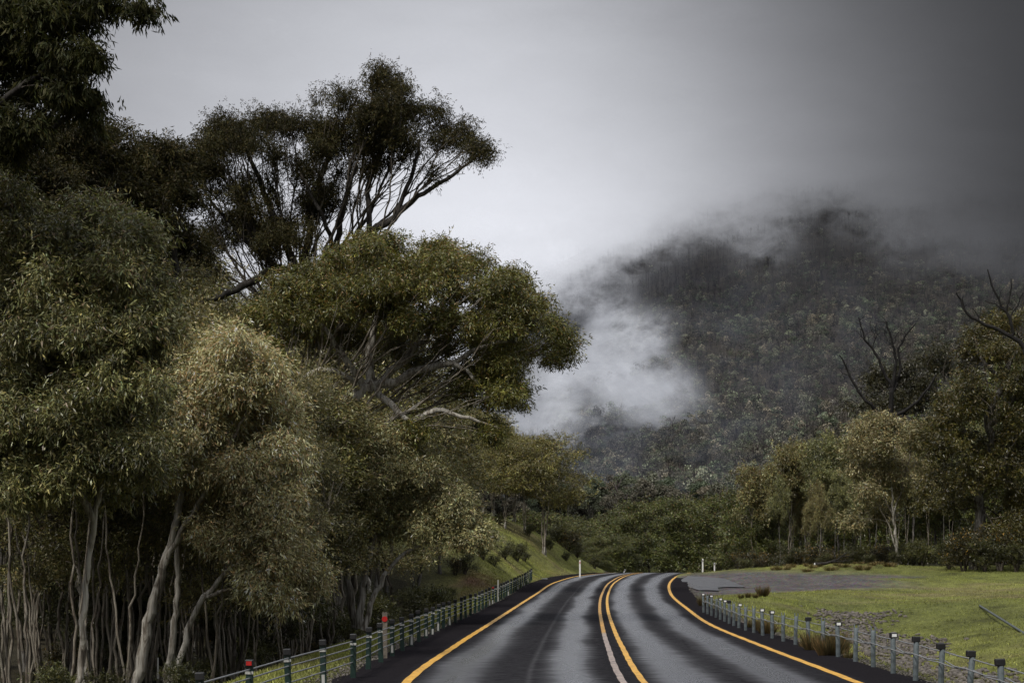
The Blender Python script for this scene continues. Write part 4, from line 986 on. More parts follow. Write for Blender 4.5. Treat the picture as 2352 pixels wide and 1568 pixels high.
def tussock(seed, n, h, spread, colr, label):
    rng = np.random.default_rng(seed); root = empty('tussock', (0, 0, 0), label, 'grass clump')
    a = rng.uniform(0, 2*PI, n); rr = spread*np.sqrt(rng.uniform(0, 1, n))*.5; b = np.stack([np.cos(a)*rr, np.sin(a)*rr, np.full(n, -.03)], 1)
    hh = h*rng.uniform(.45, 1.1, n); o = np.stack([np.cos(a)*rr*1.2 + rng.normal(0, .09*h, n), np.sin(a)*rr*1.2 + rng.normal(0, .09*h, n), hh], 1)
    s = np.stack([np.sin(a+1), np.cos(a+1), 0*a], 1)*.005*rng.uniform(.8, 1.6, n)[:, None]*2
    mid = b + o*.55; mid[:, 2] += hh*.05
    V = np.stack([b-s, b+s, mid+s*.8, mid-s*.8, b+o], 1)
    V4 = np.concatenate([V[:, [0, 1, 2, 3]].reshape(-1, 3), np.stack([V[:, 3], V[:, 2], V[:, 4], V[:, 4]*.999+V[:, 3]*.001], 1).reshape(-1, 3)])
    c = np.array(colr)*np.exp(rng.normal(0, .3, (n, 1))); c[rng.random(n) < .25] = np.array((.16, .10, .045))
    c = np.clip(np.repeat(c, 4, 0), 0, 1)
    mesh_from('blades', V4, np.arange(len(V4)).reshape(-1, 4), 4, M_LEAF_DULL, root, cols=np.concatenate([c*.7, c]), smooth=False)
    reg(root); return root
tus = [tussock(501, 420, .75, .5, (.075, .062, .028), 'x'), tussock(502, 300, .6, .45, (.085, .08, .03), 'x')]
for k, (px, py, s, w_, lab) in enumerate([(1905, 1512, 1.1, 0, 'tall brown rush clump by the second white reflector post'), (1922, 1506, 1.2, 0, 'tallest rush clump between two barrier posts'), (1872, 1500, 1.1, 0, 'rush clump growing through the barrier wires'),
        (1762, 1460, 1.0, 0, 'brown rush clump under twin reflector posts'), (1746, 1452, .9, 0, 'rush clump beside the twin reflector posts'), (1728, 1446, .8, 1, 'small rush clump behind the grey barrier'),
        (1752, 1370, 1.15, 0, 'upright dark rush clump on the grass above the barrier'), (1718, 1372, .7, 1, 'low rush clump on the grass near the gravel'), (1702, 1374, .6, 1, 'smallest low rush clump near the gravel'), (1735, 1373, .6, 1, 'low rush clump left of the tall one'),
        (1614, 1392, .9, 0, 'dark rush clump at the end of the grey barrier'), (1627, 1376, .8, 1, 'rush clump behind the last grey post'), (1850, 1492, .6, 1, 'sparse rush clump under the grey barrier'), (1950, 1518, .6, 1, 'short green rush clump under the grey barrier')]):
    put(tus[w_], ground_hit(px, py), s*.62, lab)
hum = tussock(503, 260, .35, .7, (.17, .14, .06), 'x')
for k in range(16):
    put(hum, on_ground(1790 + k*17 + rl.uniform(-14, 14), 138 + rl.uniform(-5, 5)), rl.uniform(.6, 1.2), 'straw coloured grass hummock at the edge of the far wood', 'straw hummocks along the field edge')

# short grass, one mass
def grass_mass(name, pts, h, colf, seed):
    rng = np.random.default_rng(seed); n = len(pts); a = rng.uniform(0, 2*PI, n)
    s = np.stack([np.cos(a), np.sin(a), 0*a], 1)*rng.uniform(.010, .022, n)[:, None]
    hh = h*rng.uniform(.4, 1.3, n); tip = np.stack([rng.normal(0, .4, n)*hh, rng.normal(0, .4, n)*hh, hh], 1)
    V = np.stack([pts-s, pts+s, pts+tip], 1).reshape(-1, 3)
    c = np.repeat(np.clip(colf*np.exp(rng.normal(0, .28, (n, 1))), 0, 1), 3, 0)
    o = mesh_from(name, V, np.arange(3*n).reshape(-1, 3), 3, M_LEAF_DULL, cols=c, smooth=False)
    return tag(o, 'short green and straw grass over the verges and field', None, None, 'stuff')
rng = np.random.default_rng(8)
n = 260000
Yg = 24 + 120*rng.random(n)**1.5; side = rng.random(n)
dl_ = np.where(side < .3, rng.uniform(1.05, 4.4, n), 0); Xg = np.where(side < .3, road_l(Yg) - dl_, road_r(Yg) + 1.05 + 30*rng.random(n)**1.4)
bankp = side > .88; Yg[bankp] = rng.uniform(112, 165, bankp.sum()); Xg[bankp] = road_l(Yg[bankp]) - rng.uniform(1.8, 17, bankp.sum())
gcol = ground_cols(Xg, Yg, 0*Xg)
keep = (gcol[:, 3] < .25) & (vnoise(Xg, Yg, 71, 1.3, 3) > -.35 - .5*(rng.random(n) < .4))
Xg, Yg, gc = Xg[keep], Yg[keep], gcol[keep, :3]
pts = np.stack([Xg, Yg, ground(Xg, Yg)-.005], 1)
grass_mass('grass', pts, .075, gc*1.15, 9)

# riprap stones in the ditch
m, nt, nn, ll = mat('rubble_stone')
oi = N(nt, 'ShaderNodeObjectInfo'); n1 = noise(nt, geopos(nt), 7, 5, .6)
c = ramp(nt, n1, [(.3, (.045, .038, .032)), (.55, (.12, .105, .09)), (.75, (.21, .19, .165))])
n2 = noise(nt, geopos(nt), 1.8, 2, .5); c = mixc(nt, .8, c, ramp(nt, n2, [(.35, .45), (.65, 1.15)]), 'MULTIPLY')
out(nt, principled(nt, c, .75, .35, 0, bump(nt, n1, .5, .04))); M_STONE = m
def stone_shape(rng, s):
    # a chipped convex block: jittered icosahedron
    t = (1+5**.5)/2
    v = np.array([(-1,t,0),(1,t,0),(-1,-t,0),(1,-t,0),(0,-1,t),(0,1,t),(0,-1,-t),(0,1,-t),(t,0,-1),(t,0,1),(-t,0,-1),(-t,0,1)], float)/1.9
    f = [(0,11,5),(0,5,1),(0,1,7),(0,7,10),(0,10,11),(1,5,9),(5,11,4),(11,10,2),(10,7,6),(7,1,8),(3,9,4),(3,4,2),(3,2,6),(3,6,8),(3,8,9),(4,9,5),(2,4,11),(6,2,10),(8,6,7),(9,8,1)]
    v = v*(1+rng.normal(0, .17, (12, 1)))*np.array([rng.uniform(.7, 1.3), rng.uniform(.7, 1.3), rng.uniform(.4, .75)])*s
    a = rng.uniform(0, 6.28); c_, s_ = math.cos(a), math.sin(a); v = v @ np.array([[c_, s_, 0], [-s_, c_, 0], [0, 0, 1]])
    tx = rng.normal(0, .3); v[:, 2] += v[:, 0]*tx
    return v, np.array(f)
rng = np.random.default_rng(17)
rocks = []
for k in range(9000):
    Y = 34 + 52*rng.random()**1.1; d = rng.uniform(3.0, 10)
    r0 = float(road_r(np.array(Y)));
    cD = min(max(5.2 + (Y-49)*.072, 4.4), 8.5); lo = cD - 1.2; hi = cD + 1.4 + .3*math.sin(Y*.3)
    if not (lo + rng.normal(0, .3) + .7*math.sin(Y*.21) < d < hi + rng.normal(0, .35) + .6*math.sin(Y*.34+2)): continue
    rocks.append((r0+d, Y, rng.uniform(.05, .13)))
rocks.sort(key=lambda q: -q[2]/q[1])
stone_protos = []
for k in range(8):
    v, f = stone_shape(rng, 1.0)
    me = bpy.data.meshes.new('boulder'); me.from_pydata([tuple(x) for x in v], [], [tuple(int(j) for j in x) for x in f]); me.materials.append(M_STONE); stone_protos.append(me)
for (x, y, s) in rocks[:160]:
    o = bpy.data.objects.new('boulder', stone_protos[random.randrange(8)]); COL.objects.link(o)
    s *= 1.2; o.location = (x, y, gz(x, y)+s*.2); o.scale = (s,)*3; o.rotation_euler = (random.uniform(-.4, .4), random.uniform(-.4, .4), random.uniform(0, 6.28))
    tag(o, 'larger grey brown block lying among the rubble of the ditch', 'rock', 'larger blocks in the rubble filled ditch')
VV = []; FF = []; b = 0
for (x, y, s) in rocks[160:]:
    v, f = stone_shape(rng, s); VV.append(v + np.array([x, y, gz(x, y)+s*.25])); FF.append(f+b); b += 12
o = mesh_from('rubble', np.concatenate(VV), np.concatenate(FF), 3, M_STONE, smooth=False); tag(o, 'loose grey rubble filling the ditch behind the grey barrier', None, None, 'stuff')
VV = []; FF = []; b = 0
for k in range(5200):
    Y = 26 + 100*rng.random()**1.6; left = rng.random() < .45
    x = float(road_l(np.array(Y))) - 1.12 - abs(rng.normal(0, .22)) if left else float(road_r(np.array(Y))) + 1.05 + abs(rng.normal(0, .24))
    v, f = stone_shape(rng, rng.uniform(.012, .035)); VV.append(v + np.array([x, Y, max(gz(x, Y), float(road_z(np.array(Y)))-.02)+.022])); FF.append(f+b); b += 12
o = mesh_from('gravel', np.concatenate(VV), np.concatenate(FF), 3, M_STONE, smooth=False); tag(o, 'loose chips of gravel along both road edges', None, None, 'stuff')
# ------------------------------------------------------------------ mountain forest
def far_tree(rng, h, w, n, col, kind, qs=1.0):
    """crown of small leaf clumps and a stem, local coordinates; returns V4, colours"""
    V = []; C = []
    nb = rng.integers(6, 12); a = rng.uniform(0, 2*PI, nb); rr = w*.34*np.sqrt(rng.random(nb)); bz = h*rng.uniform(.42, .86, nb); rr *= 1.25 - bz/h*.7
    bc = np.stack([np.cos(a)*rr, np.sin(a)*rr, bz], 1)
    k = rng.integers(0, nb, n); d = rng.normal(0, 1, (n, 3)); d /= np.linalg.norm(d, axis=1)[:, None]; d[:, 2] = np.abs(d[:, 2])*.9 - .25
    if qs < .6:
        nb2 = 20; a2 = rng.uniform(0, 2*PI, nb2); z2 = rng.uniform(.36, .95, nb2); r2 = w*.42*np.sqrt(rng.random(nb2))*np.sqrt(np.clip(1-((z2-.6)/.38)**2, .05, 1)); bc = np.stack([np.cos(a2)*r2, np.sin(a2)*r2, z2*h], 1); k = rng.integers(0, nb2, n)
        d = d*rng.uniform(.3, 1.25, (n, 1))*.8
    c = bc[k] + d*np.array([w*.19, w*.19, h*.11])
    s = w*qs*rng.uniform(.05, .10, n)[:, None]
    u = rng.normal(0, 1, (n, 3)); u /= np.linalg.norm(u, axis=1)[:, None]; v = np.cross(u, rng.normal(0, 1, (n, 3))); v /= np.linalg.norm(v, axis=1)[:, None]
    Q = np.stack([c-u*s, c+v*s*.7, c+u*s, c-v*s*.7], 1)
    cc = np.array(col)*np.exp(rng.normal(0, .28, (n, 1)))*(.38+1.15*np.clip((c[:, 2:3]/h-.45)/.5, 0, 1))  # lit tops and shaded undersides painted into the crown colour by height
    # stem and a few limbs as thin double blades
    lim = [((0, 0, -1), (rng.normal(0, .03*h), rng.normal(0, .03*h), h*.8))]
    for q in range(3): lim.append(((0, 0, h*.35), tuple(bc[rng.integers(len(bc))])))
    LQ = []; wd = h*.009
    for (p, q) in lim:
        p = np.array(p, float); q = np.array(q, float)
        for ax in ((1, 0, 0), (0, 1, 0)):
            ax = np.array(ax)*wd; LQ.append([p-ax*1.3, p+ax*1.3, q+ax*.5, q-ax*.5])
    LQ = np.array(LQ); lc = np.tile(np.array([[.13, .12, .11]])*rng.uniform(.3, 1.3), (len(LQ), 1))
    return np.concatenate([Q, LQ]), np.concatenate([cc, lc])
def far_dead(rng, h):
    LQ = []; wd = h*.008
    lim = [((0, 0, -1), (rng.normal(0, .04*h), 0, h))]
    for q in range(9):
        z = rng.uniform(.45, .9)*h; a = rng.uniform(0, 2*PI); l = rng.uniform(.08, .2)*h
        lim.append(((0, 0, z), (math.cos(a)*l*.55, math.sin(a)*l*.55, z+l)))
    for (p, q) in lim:
        p = np.array(p, float); q = np.array(q, float)
        for ax in ((1, 0, 0), (0, 1, 0)):
            ax = np.array(ax)*wd; LQ.append([p-ax*1.3, p+ax*1.3, q+ax*.4, q-ax*.4])
    LQ = np.array(LQ); return LQ, np.tile(np.array([[.058, .048, .048]])*rng.uniform(.6, 1.5), (len(LQ), 1))
PALS = [(a_*.93, b_*.98, c_*1.10) for (a_, b_, c_) in [(.105, .092, .064), (.092, .098, .058), (.120, .118, .078), (.080, .072, .056), (.125, .104, .070), (.072, .084, .050)]]
rng = np.random.default_rng(99)
# near the foot: individual trees that share meshes
fproto = []
for k in range(10):
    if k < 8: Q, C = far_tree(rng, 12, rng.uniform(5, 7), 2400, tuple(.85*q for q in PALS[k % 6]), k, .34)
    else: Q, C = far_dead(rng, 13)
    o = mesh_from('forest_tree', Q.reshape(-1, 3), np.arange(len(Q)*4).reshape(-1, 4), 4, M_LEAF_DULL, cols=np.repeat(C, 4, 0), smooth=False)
    COL.objects.unlink(o); fproto.append(o)
FL = ['brown grey gum on the lower mountain slope', 'olive green gum on the lower mountain slope', 'pale grey green gum on the lower mountain slope', 'dark brown gum on the lower mountain slope',
      'rusty brown gum on the lower mountain slope', 'dark green gum on the lower mountain slope', 'brown grey gum on the lower mountain slope', 'olive green gum on the lower mountain slope',
      'bare dead gum on the lower mountain slope', 'bare dead gum on the lower mountain slope']
cells = []
Y = M_Y0 - 40.0
while Y < M_Y1*1.0:
    sp = 4.0 + 1.4*(Y-M_Y0)/(M_Y1-M_Y0)
    x0, x1 = (1060-CX)/F*Y, (2420-CX)/F*Y
    for x in np.arange(x0, x1, sp):
        cells.append((x + rng.uniform(-.5, .5)*sp, Y + rng.uniform(-.5, .5)*sp))
    Y += sp*1.15
cells = np.array(cells); cz = mountain(cells[:, 0], cells[:, 1])
order = np.argsort(cells[:, 1]); cells = cells[order]; cz = cz[order]
VQ = []; VC = []
patch = vnoise(cells[:, 0], cells[:, 1], 55, 90, 3)
for k in range(len(cells)):
    x, y = cells[k]; z = cz[k]; t = (y-M_Y0)/(M_Y1-M_Y0); s = rng.uniform(.65, 1.3)
    if k < 295:
        j = int(rng.integers(0, 8)) if rng.random() > .06 else int(rng.integers(8, 10))
        o = fproto[j].copy(); COL.objects.link(o); o.location = (x, y, z); o.rotation_euler = (0, 0, rng.uniform(0, 6.28)); o.scale = (s, s, s*rng.uniform(.9, 1.15))
        tag(o, FL[j], 'tree', 'gums covering the lower mountain slope'); continue
    dead = rng.random() < (.12 + .75*sstep(t + .15*patch[k], .52, .8))
    if dead: Q, C = far_dead(rng, 9.5*s)
    else:
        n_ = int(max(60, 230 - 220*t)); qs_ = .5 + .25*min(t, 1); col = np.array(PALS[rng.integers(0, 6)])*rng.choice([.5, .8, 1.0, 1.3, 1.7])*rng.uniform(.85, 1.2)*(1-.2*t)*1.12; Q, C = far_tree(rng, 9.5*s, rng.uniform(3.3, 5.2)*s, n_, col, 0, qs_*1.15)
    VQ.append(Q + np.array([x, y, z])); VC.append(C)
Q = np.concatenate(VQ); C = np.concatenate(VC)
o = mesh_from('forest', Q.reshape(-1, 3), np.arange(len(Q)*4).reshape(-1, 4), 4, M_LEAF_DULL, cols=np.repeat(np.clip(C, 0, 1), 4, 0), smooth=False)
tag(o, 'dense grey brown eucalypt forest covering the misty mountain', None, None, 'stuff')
print('far trees', len(cells), 'quads', len(Q))

# ------------------------------------------------------------------ sky tones shared by world and mist
def sky_lum(a, e):
    """a: azimuth to the right, e: elevation (radians) -> radiance of the overcast"""
    b = .21 + .36*np.exp(-((a+.03)/.19)**2 - ((e-.12)/.15)**2) + .12*np.exp(-((a+.02)/.20)**2 - ((e-.22)/.2)**2)
    dark = 1 - .82*sstep(a + .35*(e-.12), .0, .33)
    return b*dark
def sky_nodes(nt, a, e):
    def gauss(ca, wa, ce, we, s):
        p = math_(nt, 'POWER', math_(nt, 'DIVIDE', math_(nt, 'SUBTRACT', a, ca), wa), 2)
        q = math_(nt, 'POWER', math_(nt, 'ABSOLUTE', math_(nt, 'DIVIDE', math_(nt, 'SUBTRACT', e, ce), we)), 2)
        p = math_(nt, 'POWER', math_(nt, 'ABSOLUTE', math_(nt, 'DIVIDE', math_(nt, 'SUBTRACT', a, ca), wa)), 2)
        return math_(nt, 'MULTIPLY', math_(nt, 'EXPONENT', math_(nt, 'MULTIPLY', math_(nt, 'ADD', p, q), -1)), s)
    b = math_(nt, 'ADD', math_(nt, 'ADD', gauss(-.03, .19, .12, .15, .36), gauss(-.02, .20, .22, .2, .12)), .21)
    mr = N(nt, 'ShaderNodeMapRange', interpolation_type='SMOOTHSTEP', inp={'From Min': .0, 'From Max': .33, 'To Min': 1, 'To Max': .18}); L(nt, math_(nt, 'ADD', a, math_(nt, 'MULTIPLY', math_(nt, 'SUBTRACT', e, .12), .35)), mr.inputs[0])
    # the dark bank only reaches some way round
    mr2 = N(nt, 'ShaderNodeMapRange', interpolation_type='SMOOTHSTEP', inp={'From Min': .35, 'From Max': .9, 'To Min': 0, 'To Max': 1}); L(nt, a, mr2.inputs[0])
    dk = math_(nt, 'MAXIMUM', mr.outputs[0], mr2.outputs[0])
    return math_(nt, 'MULTIPLY', b, dk)

w = bpy.data.worlds.new('World'); scene.world = w; w.use_nodes = True; nt = w.node_tree; nt.nodes.clear()
SUN_EL, SUN_ROT = math.radians(48), math.radians(215)
sky = N(nt, 'ShaderNodeTexSky'); sky.sky_type = 'NISHITA'; sky.sun_disc = False; sky.sun_elevation = SUN_EL; sky.sun_rotation = SUN_ROT
sky.air_density = 2; sky.dust_density = 4
tc = N(nt, 'ShaderNodeTexCoord').outputs['Generated']; sp = N(nt, 'ShaderNodeSeparateXYZ'); L(nt, tc, sp.inputs[0])
az = math_(nt, 'ARCTAN2', sp.outputs[0], sp.outputs[1]); el = math_(nt, 'ARCSINE', sp.outputs[2])
lum = sky_nodes(nt, az, el)
cm = mapping(nt, tc, (1, 1, 1.8), rot=(0, .5, .3))
cn = noise(nt, cm, 4.0, 6, .55, .0)
lum = math_(nt, 'MULTIPLY', lum, ramp(nt, cn, [(.3, .98), (.7, 1.02)]))
# brighter cloud deck overhead and behind the viewer gives the day its light
mr = N(nt, 'ShaderNodeMapRange', interpolation_type='SMOOTHSTEP', inp={'From Min': .32, 'From Max': .8, 'To Min': 0, 'To Max': .70}); L(nt, el, mr.inputs[0])
lum = math_(nt, 'ADD', lum, mr.outputs[0])
col = mixc(nt, 1.0, lum, (.965, .985, 1.06, 1), 'MULTIPLY')
bg1 = N(nt, 'ShaderNodeBackground', inp={'Strength': 1.25}); L(nt, col, bg1.inputs[0])
bg2 = N(nt, 'ShaderNodeBackground', inp={'Strength': .05}); L(nt, sky.outputs[0], bg2.inputs[0])
# thin cover: the blue sky above only tints the cloud
mxs = N(nt, 'ShaderNodeMixShader'); mxs.inputs[0].default_value = .06; L(nt, bg1.outputs[0], mxs.inputs[1]); L(nt, bg2.outputs[0], mxs.inputs[2])
wo = N(nt, 'ShaderNodeOutputWorld'); L(nt, mxs.outputs[0], wo.inputs[0])

sd = bpy.data.lights.new('sun', 'SUN'); sd.energy = 3.1; sd.angle = math.radians(9); sd.color = (1, .95, .87)
so = bpy.data.objects.new('sun', sd); COL.objects.link(so)
# travels from behind the viewer's left shoulder
azs = SUN_ROT
dirv = Vector((math.sin(azs)*math.cos(SUN_EL), math.cos(azs)*math.cos(SUN_EL), math.sin(SUN_EL)))
so.rotation_euler = (-dirv).to_track_quat('-Z', 'Y').to_euler()

# ------------------------------------------------------------------ mist
def mist_material(name, amp, sc):
  m, nt, nn, ll = mat(name)
  a = attr(nt); P = geopos(nt)
  n1 = noise(nt, mapping(nt, P, (.75, .1, 1.15), rot=(0, .75, 0)), .020*sc, 8, .62, .55)
  n2 = noise(nt, mapping(nt, P, (.8, .1, 1.2), rot=(0, .75, 0)), .07, 6, .65, .5)
  al = a.outputs['Alpha']
  nz = math_(nt, 'ADD', math_(nt, 'MULTIPLY', math_(nt, 'SUBTRACT', n1, .5), amp), math_(nt, 'MULTIPLY', math_(nt, 'SUBTRACT', n2, .5), 2.4))
  # noise matters most where the mist is half dense
  gate = N(nt, 'ShaderNodeMapRange', interpolation_type='SMOOTHSTEP', inp={'From Min': .0, 'From Max': .22}); L(nt, al, gate.inputs[0])
  k = math_(nt, 'MULTIPLY', math_(nt, 'MULTIPLY', gate.outputs[0], math_(nt, 'SUBTRACT', 1, al)), .5)
  al2 = math_(nt, 'ADD', al, math_(nt, 'MULTIPLY', nz, k), clamp=True)
  tone = ramp(nt, noise(nt, mapping(nt, P, (.5, .1, 1.6), rot=(0, -.35, 0)), .008, 4, .55, .3), [(.36, .86), (.64, 1.12)])
  em = N(nt, 'ShaderNodeEmission'); L(nt, mixc(nt, 1.0, a.outputs['Color'], tone, 'MULTIPLY'), em.inputs[0])  # daylight scattered in the mist painted as emission, so the sheets glow
  tr = N(nt, 'ShaderNodeBsdfTransparent'); mx = N(nt, 'ShaderNodeMixShader'); L(nt, al2, mx.inputs[0]); L(nt, tr.outputs[0], mx.inputs[1]); L(nt, em.outputs[0], mx.inputs[2])
  out(nt, mx.outputs[0]); return m
M_MIST = mist_material('mist', 7.0, 1.1); M_CLOUD = mist_material('cloud', 2.6, .8)
def blob(px, py, cx, cy, rx, ry, rot=0):
    c_, s_ = math.cos(rot), math.sin(rot); dx, dy = px-cx, py-cy
    u = (dx*c_+dy*s_)/rx; v = (-dx*s_+dy*c_)/ry
    return np.exp(-(u*u+v*v))
def mist_sheet(Y, alpha_f, col_f, label, bow=60, fade=30, material=None):
    us = np.linspace(-1400, 4300, 300); zs = np.linspace(0, 1, 130)
    PXg, T = np.meshgrid(us, zs)
    Xg = (PXg-CX)/F*Y; Yg = Y - bow*((PXg-1500)/1500)**2 + 25*vnoise(Xg, T*300, 61, 150, 2)
    Zg = -25 + T*(560*Y/1000)
    PX = CX + Xg/Yg*F; PY = HY - (Zg-EYE)/Yg*F
    al = np.clip(alpha_f(PX, PY), 0, 1)
    fd = sstep(Zg - mountain(Xg, Yg), 0, fade)      # thin out where the sheet meets the slope
    al = al*fd
    c = col_f(PX, PY)
    V = np.stack([Xg.ravel(), Yg.ravel(), Zg.ravel()], 1); nx, ny = len(us), len(zs)
    i = np.arange(ny-1)[:, None]*nx + np.arange(nx-1)[None, :]
    Fc = np.stack([i, i+1, i+nx+1, i+nx], -1).reshape(-1, 4)
    cc = np.concatenate([c.reshape(-1, 3), al.reshape(-1, 1)], 1)
    o = mesh_from('mist', V, Fc, 4, material or M_MIST, cols=cc); o.visible_shadow = True
    return tag(o, label, None, None, 'stuff')
def skyc(PX, PY, gain=1.0):
    l = sky_lum((PX-CX)/F, (HY-PY)/F)*1.22*gain
    return np.stack([l*.965, l*.985, l*1.06], -1)
# cloud base swallowing the summit
def a_top(PX, PY):
    base = np.interp(PX, [900, 1240, 1400, 1600, 1900, 2150, 2352, 2800], [640, 575, 545, 470, 425, 510, 620, 690])
    base = base + 34*vnoise(PX, PY*.6, 19, 150, 3)
    return 1 - sstep(PY, base-100, base+165) + .35*blob(PX, PY, 2250, 640, 260, 110)
for k_, (Ys_, g_, sh_) in enumerate(((930, .36, -60), (1030, .50, -30), (1130, .62, -5), (1230, .72, 20), (1320, .85, 35), (1410, 1.0, 60))):
    mist_sheet(Ys_, (lambda g, sh: lambda x, y: g*a_top(x, y - sh) + (.10*g*blob(x, y, 1330, 680, 150, 60) + .4*g*blob(x, y, 1760, 570, 70, 60, .6) + .35*g*blob(x, y, 2150, 560, 160, 70, .3)))(g_, sh_), skyc, 'low grey cloud hiding the mountain summit', fade=16, material=M_CLOUD)['group'] = 'layers of low cloud around the summit'
def a_pl(PX, PY):
    f = .95*blob(PX, PY, 1500, 910, 105, 70, .5) + .6*blob(PX, PY, 1340, 860, 140, 70, .2) + .52*blob(PX, PY, 1375, 745, 85, 55, -.9) + .34*blob(PX, PY, 1270, 690, 80, 50, -.4) + .5*blob(PX, PY, 1230, 960, 120, 70) + .4*blob(PX, PY, 1420, 985, 150, 40)
    f += .35*blob(PX, PY, 1480, 770, 80, 45, -.5) + .28*blob(PX, PY, 1240, 800, 110, 120) + .18*blob(PX, PY, 1400, 1060, 200, 50)
    return np.clip(1.08*f - .06, 0, 1.1)
for k_, (Ys_, g_) in enumerate(((600, .32), (680, .50), (770, .62), (880, .74))):
    mist_sheet(Ys_, (lambda g: lambda x, y: g*a_pl(x, y))(g_), lambda x, y: np.array([.72, .74, .80])*(1-.25*sstep(x, 1500, 1800))[..., None],
               'bright wisp of mist curling up the lower slope', bow=40, fade=14)['group'] = 'layers of mist on the lower slope'
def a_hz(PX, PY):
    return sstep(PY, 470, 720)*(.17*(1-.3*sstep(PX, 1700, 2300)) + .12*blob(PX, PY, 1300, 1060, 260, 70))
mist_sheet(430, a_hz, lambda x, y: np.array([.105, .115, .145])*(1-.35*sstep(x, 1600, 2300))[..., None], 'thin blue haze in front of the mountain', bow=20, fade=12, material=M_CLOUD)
# ------------------------------------------------------------------ barriers and posts
M_GREEN = simple('dark_green_paint', (.008, .026, .020), .45, .5, 0, 14, .5)
M_BLACK = simple('black_plastic', (.012, .012, .013), .5, .4)
M_BAND = simple('pale_metal_band', (.42, .42, .40), .5, .5, .2, 20, .3)
M_RED = simple('red_reflector', (.38, .012, .01), .35, .6, 0, 20, .15)
M_WHITE = simple('white_reflector', (.72, .73, .72), .4, .5, 0, 20, .2)
M_STEEL = simple('galvanised_steel', (.125, .15, .16), .6, .4, .1, 5, .65)
M_ROPE = simple('wire_rope', (.26, .27, .28), .5, .5, .4, 30, .3)
M_WPOST = simple('white_plastic_post', (.68, .68, .65), .5, .4, 0, 9, .3)
M_WOOD = simple('weathered_wood', (.16, .14, .115), .85, .2, 0, 12, .5)

def post_obj(root, x, y, zb, h, style, cap, refl, paint=False, yaw=0):
    lx, ly, lz = 0, 0, 0
    mb = MB(); w_ = .085 if style == 'green' else .10
    if style == 'green':
        # C-section: web and two flanges
        mb.box((lx, ly, lz+h/2-.15), (w_, .008, h+.3)); mb.box((lx-w_/2, ly+.025, lz+h/2-.15), (.007, .05, h+.3)); mb.box((lx+w_/2, ly+.025, lz+h/2-.15), (.007, .05, h+.3))
    else:
        tx = random.uniform(-.03, .03)
        mb.tube([(lx, ly, lz-.3), (lx+tx*.3, ly, lz+h*.55), (lx+tx, ly, lz+h)], .045, 10)
        if not cap:
            mb.box((lx+tx-.035, ly, lz+h+.03), (.02, .02, .09)); mb.box((lx+tx+.035, ly, lz+h+.02), (.02, .02, .08))
    p = mb.build('post', M_GREEN if style == 'green' else M_STEEL, root, bevel=.003, smooth=False)
    p.location = (x-root.location.x, y-root.location.y, zb-root.location.z); p.rotation_euler = (random.gauss(0, .018), random.gauss(0, .022), random.gauss(0, .08))
    if style != 'green':
        for pl in p.data.polygons: pl.use_smooth = len(pl.vertices) == 4
    if style == 'green':
        mb = MB(); mb.box((lx, ly-.006, lz+h-.10), (w_*1.2, .022, .035)); mb.build('band', M_BAND, p)
        if paint:
            mb = MB(); mb.box((lx+random.uniform(-.01, .01), ly-.0075, lz+h*random.uniform(.18, .3)), (w_*.55, .005, h*random.uniform(.2, .35))); o = mb.build('scuff', M_BAND, p)
    if cap:
        mb = MB(); mb.box((lx, ly, lz+h+.02), (w_*1.25, w_*1.0, .09)); c_ = mb.build('cap', M_BLACK, p, bevel=.012)
        if refl:
            mb = MB(); mb.box((lx, ly-w_*.5-.004, lz+h+.02), (w_*.8, .008, .05)); mb.build('reflector', M_RED if refl == 'red' else M_WHITE, p)
    return p

def barrier_line(knots, spacing):
    K = np.array(knots); d = np.concatenate([[0], np.cumsum(np.hypot(np.diff(K[:, 0]), np.diff(K[:, 1])))])
    s = np.arange(0, d[-1]+.01, spacing); return np.interp(s, d, K[:, 0]), np.interp(s, d, K[:, 1])
# left barrier, far end first
kn = []
for px, py in ((1221, 1335.5), (1171.5, 1364), (1101.5, 1403.5), (1019.4, 1445), (938.6, 1490.5), (810, 1561)):
    z = float(np.interp(py, [1335, 1364, 1403, 1445, 1490, 1561], [-.25, -.38, -.36, -.28, -.14, -.02])); Yd = (EYE-z)*F/(py-HY); kn.append(((px-CX)/F*Yd, Yd))
kn += [(-3.22, 25.9), (-3.40, 23.9), (-3.60, 21.5), (-4.1, 16), (-4.8, 9)]
xs, ys = barrier_line(kn, 2.45)
root = empty('wire_rope_barrier', (xs[0], ys[0], gz(xs[0], ys[0])), 'dark green wire rope barrier with many posts along the left shoulder', 'barrier')
tops = []
reds = set()
best = {}
for i_, (x, y) in enumerate(zip(xs, ys)):
    px = CX+F*x/y
    for t in (601, 1135): 
        if abs(px-t) < best.get(t, (1e9,))[0]: best[t] = (abs(px-t), i_)
reds = {v[1] for v in best.values()}
for i_, (x, y) in enumerate(zip(xs, ys)):
    z = gz(x, y); h_ = .73 + random.uniform(-.015, .015)
    tops.append((x, y, z)); post_obj(root, x, y, z, h_, 'green', True, 'red' if i_ in reds else None, paint=random.random() < .4)
for hh in (.66, .55, .44, .32):
    mb = MB(); ln = []
    for i_, (x, y, z) in enumerate(tops):
        ln.append((x-root.location.x + (.012 if i_ % 2 else -.012), y-.03-root.location.y, z+hh-root.location.z))
    mb.tube(ln, .011, 6); mb.build('wire_rope', M_ROPE, root, smooth=True)
# anchor at the far end
mb = MB(); mb.tube([(0, 0, .5), (.5, 3, .25), (.9, 5.5, .0)], .011, 6); mb.box((.9, 5.6, 0), (.4, .5, .12)); mb.build('anchor', M_ROPE, root)

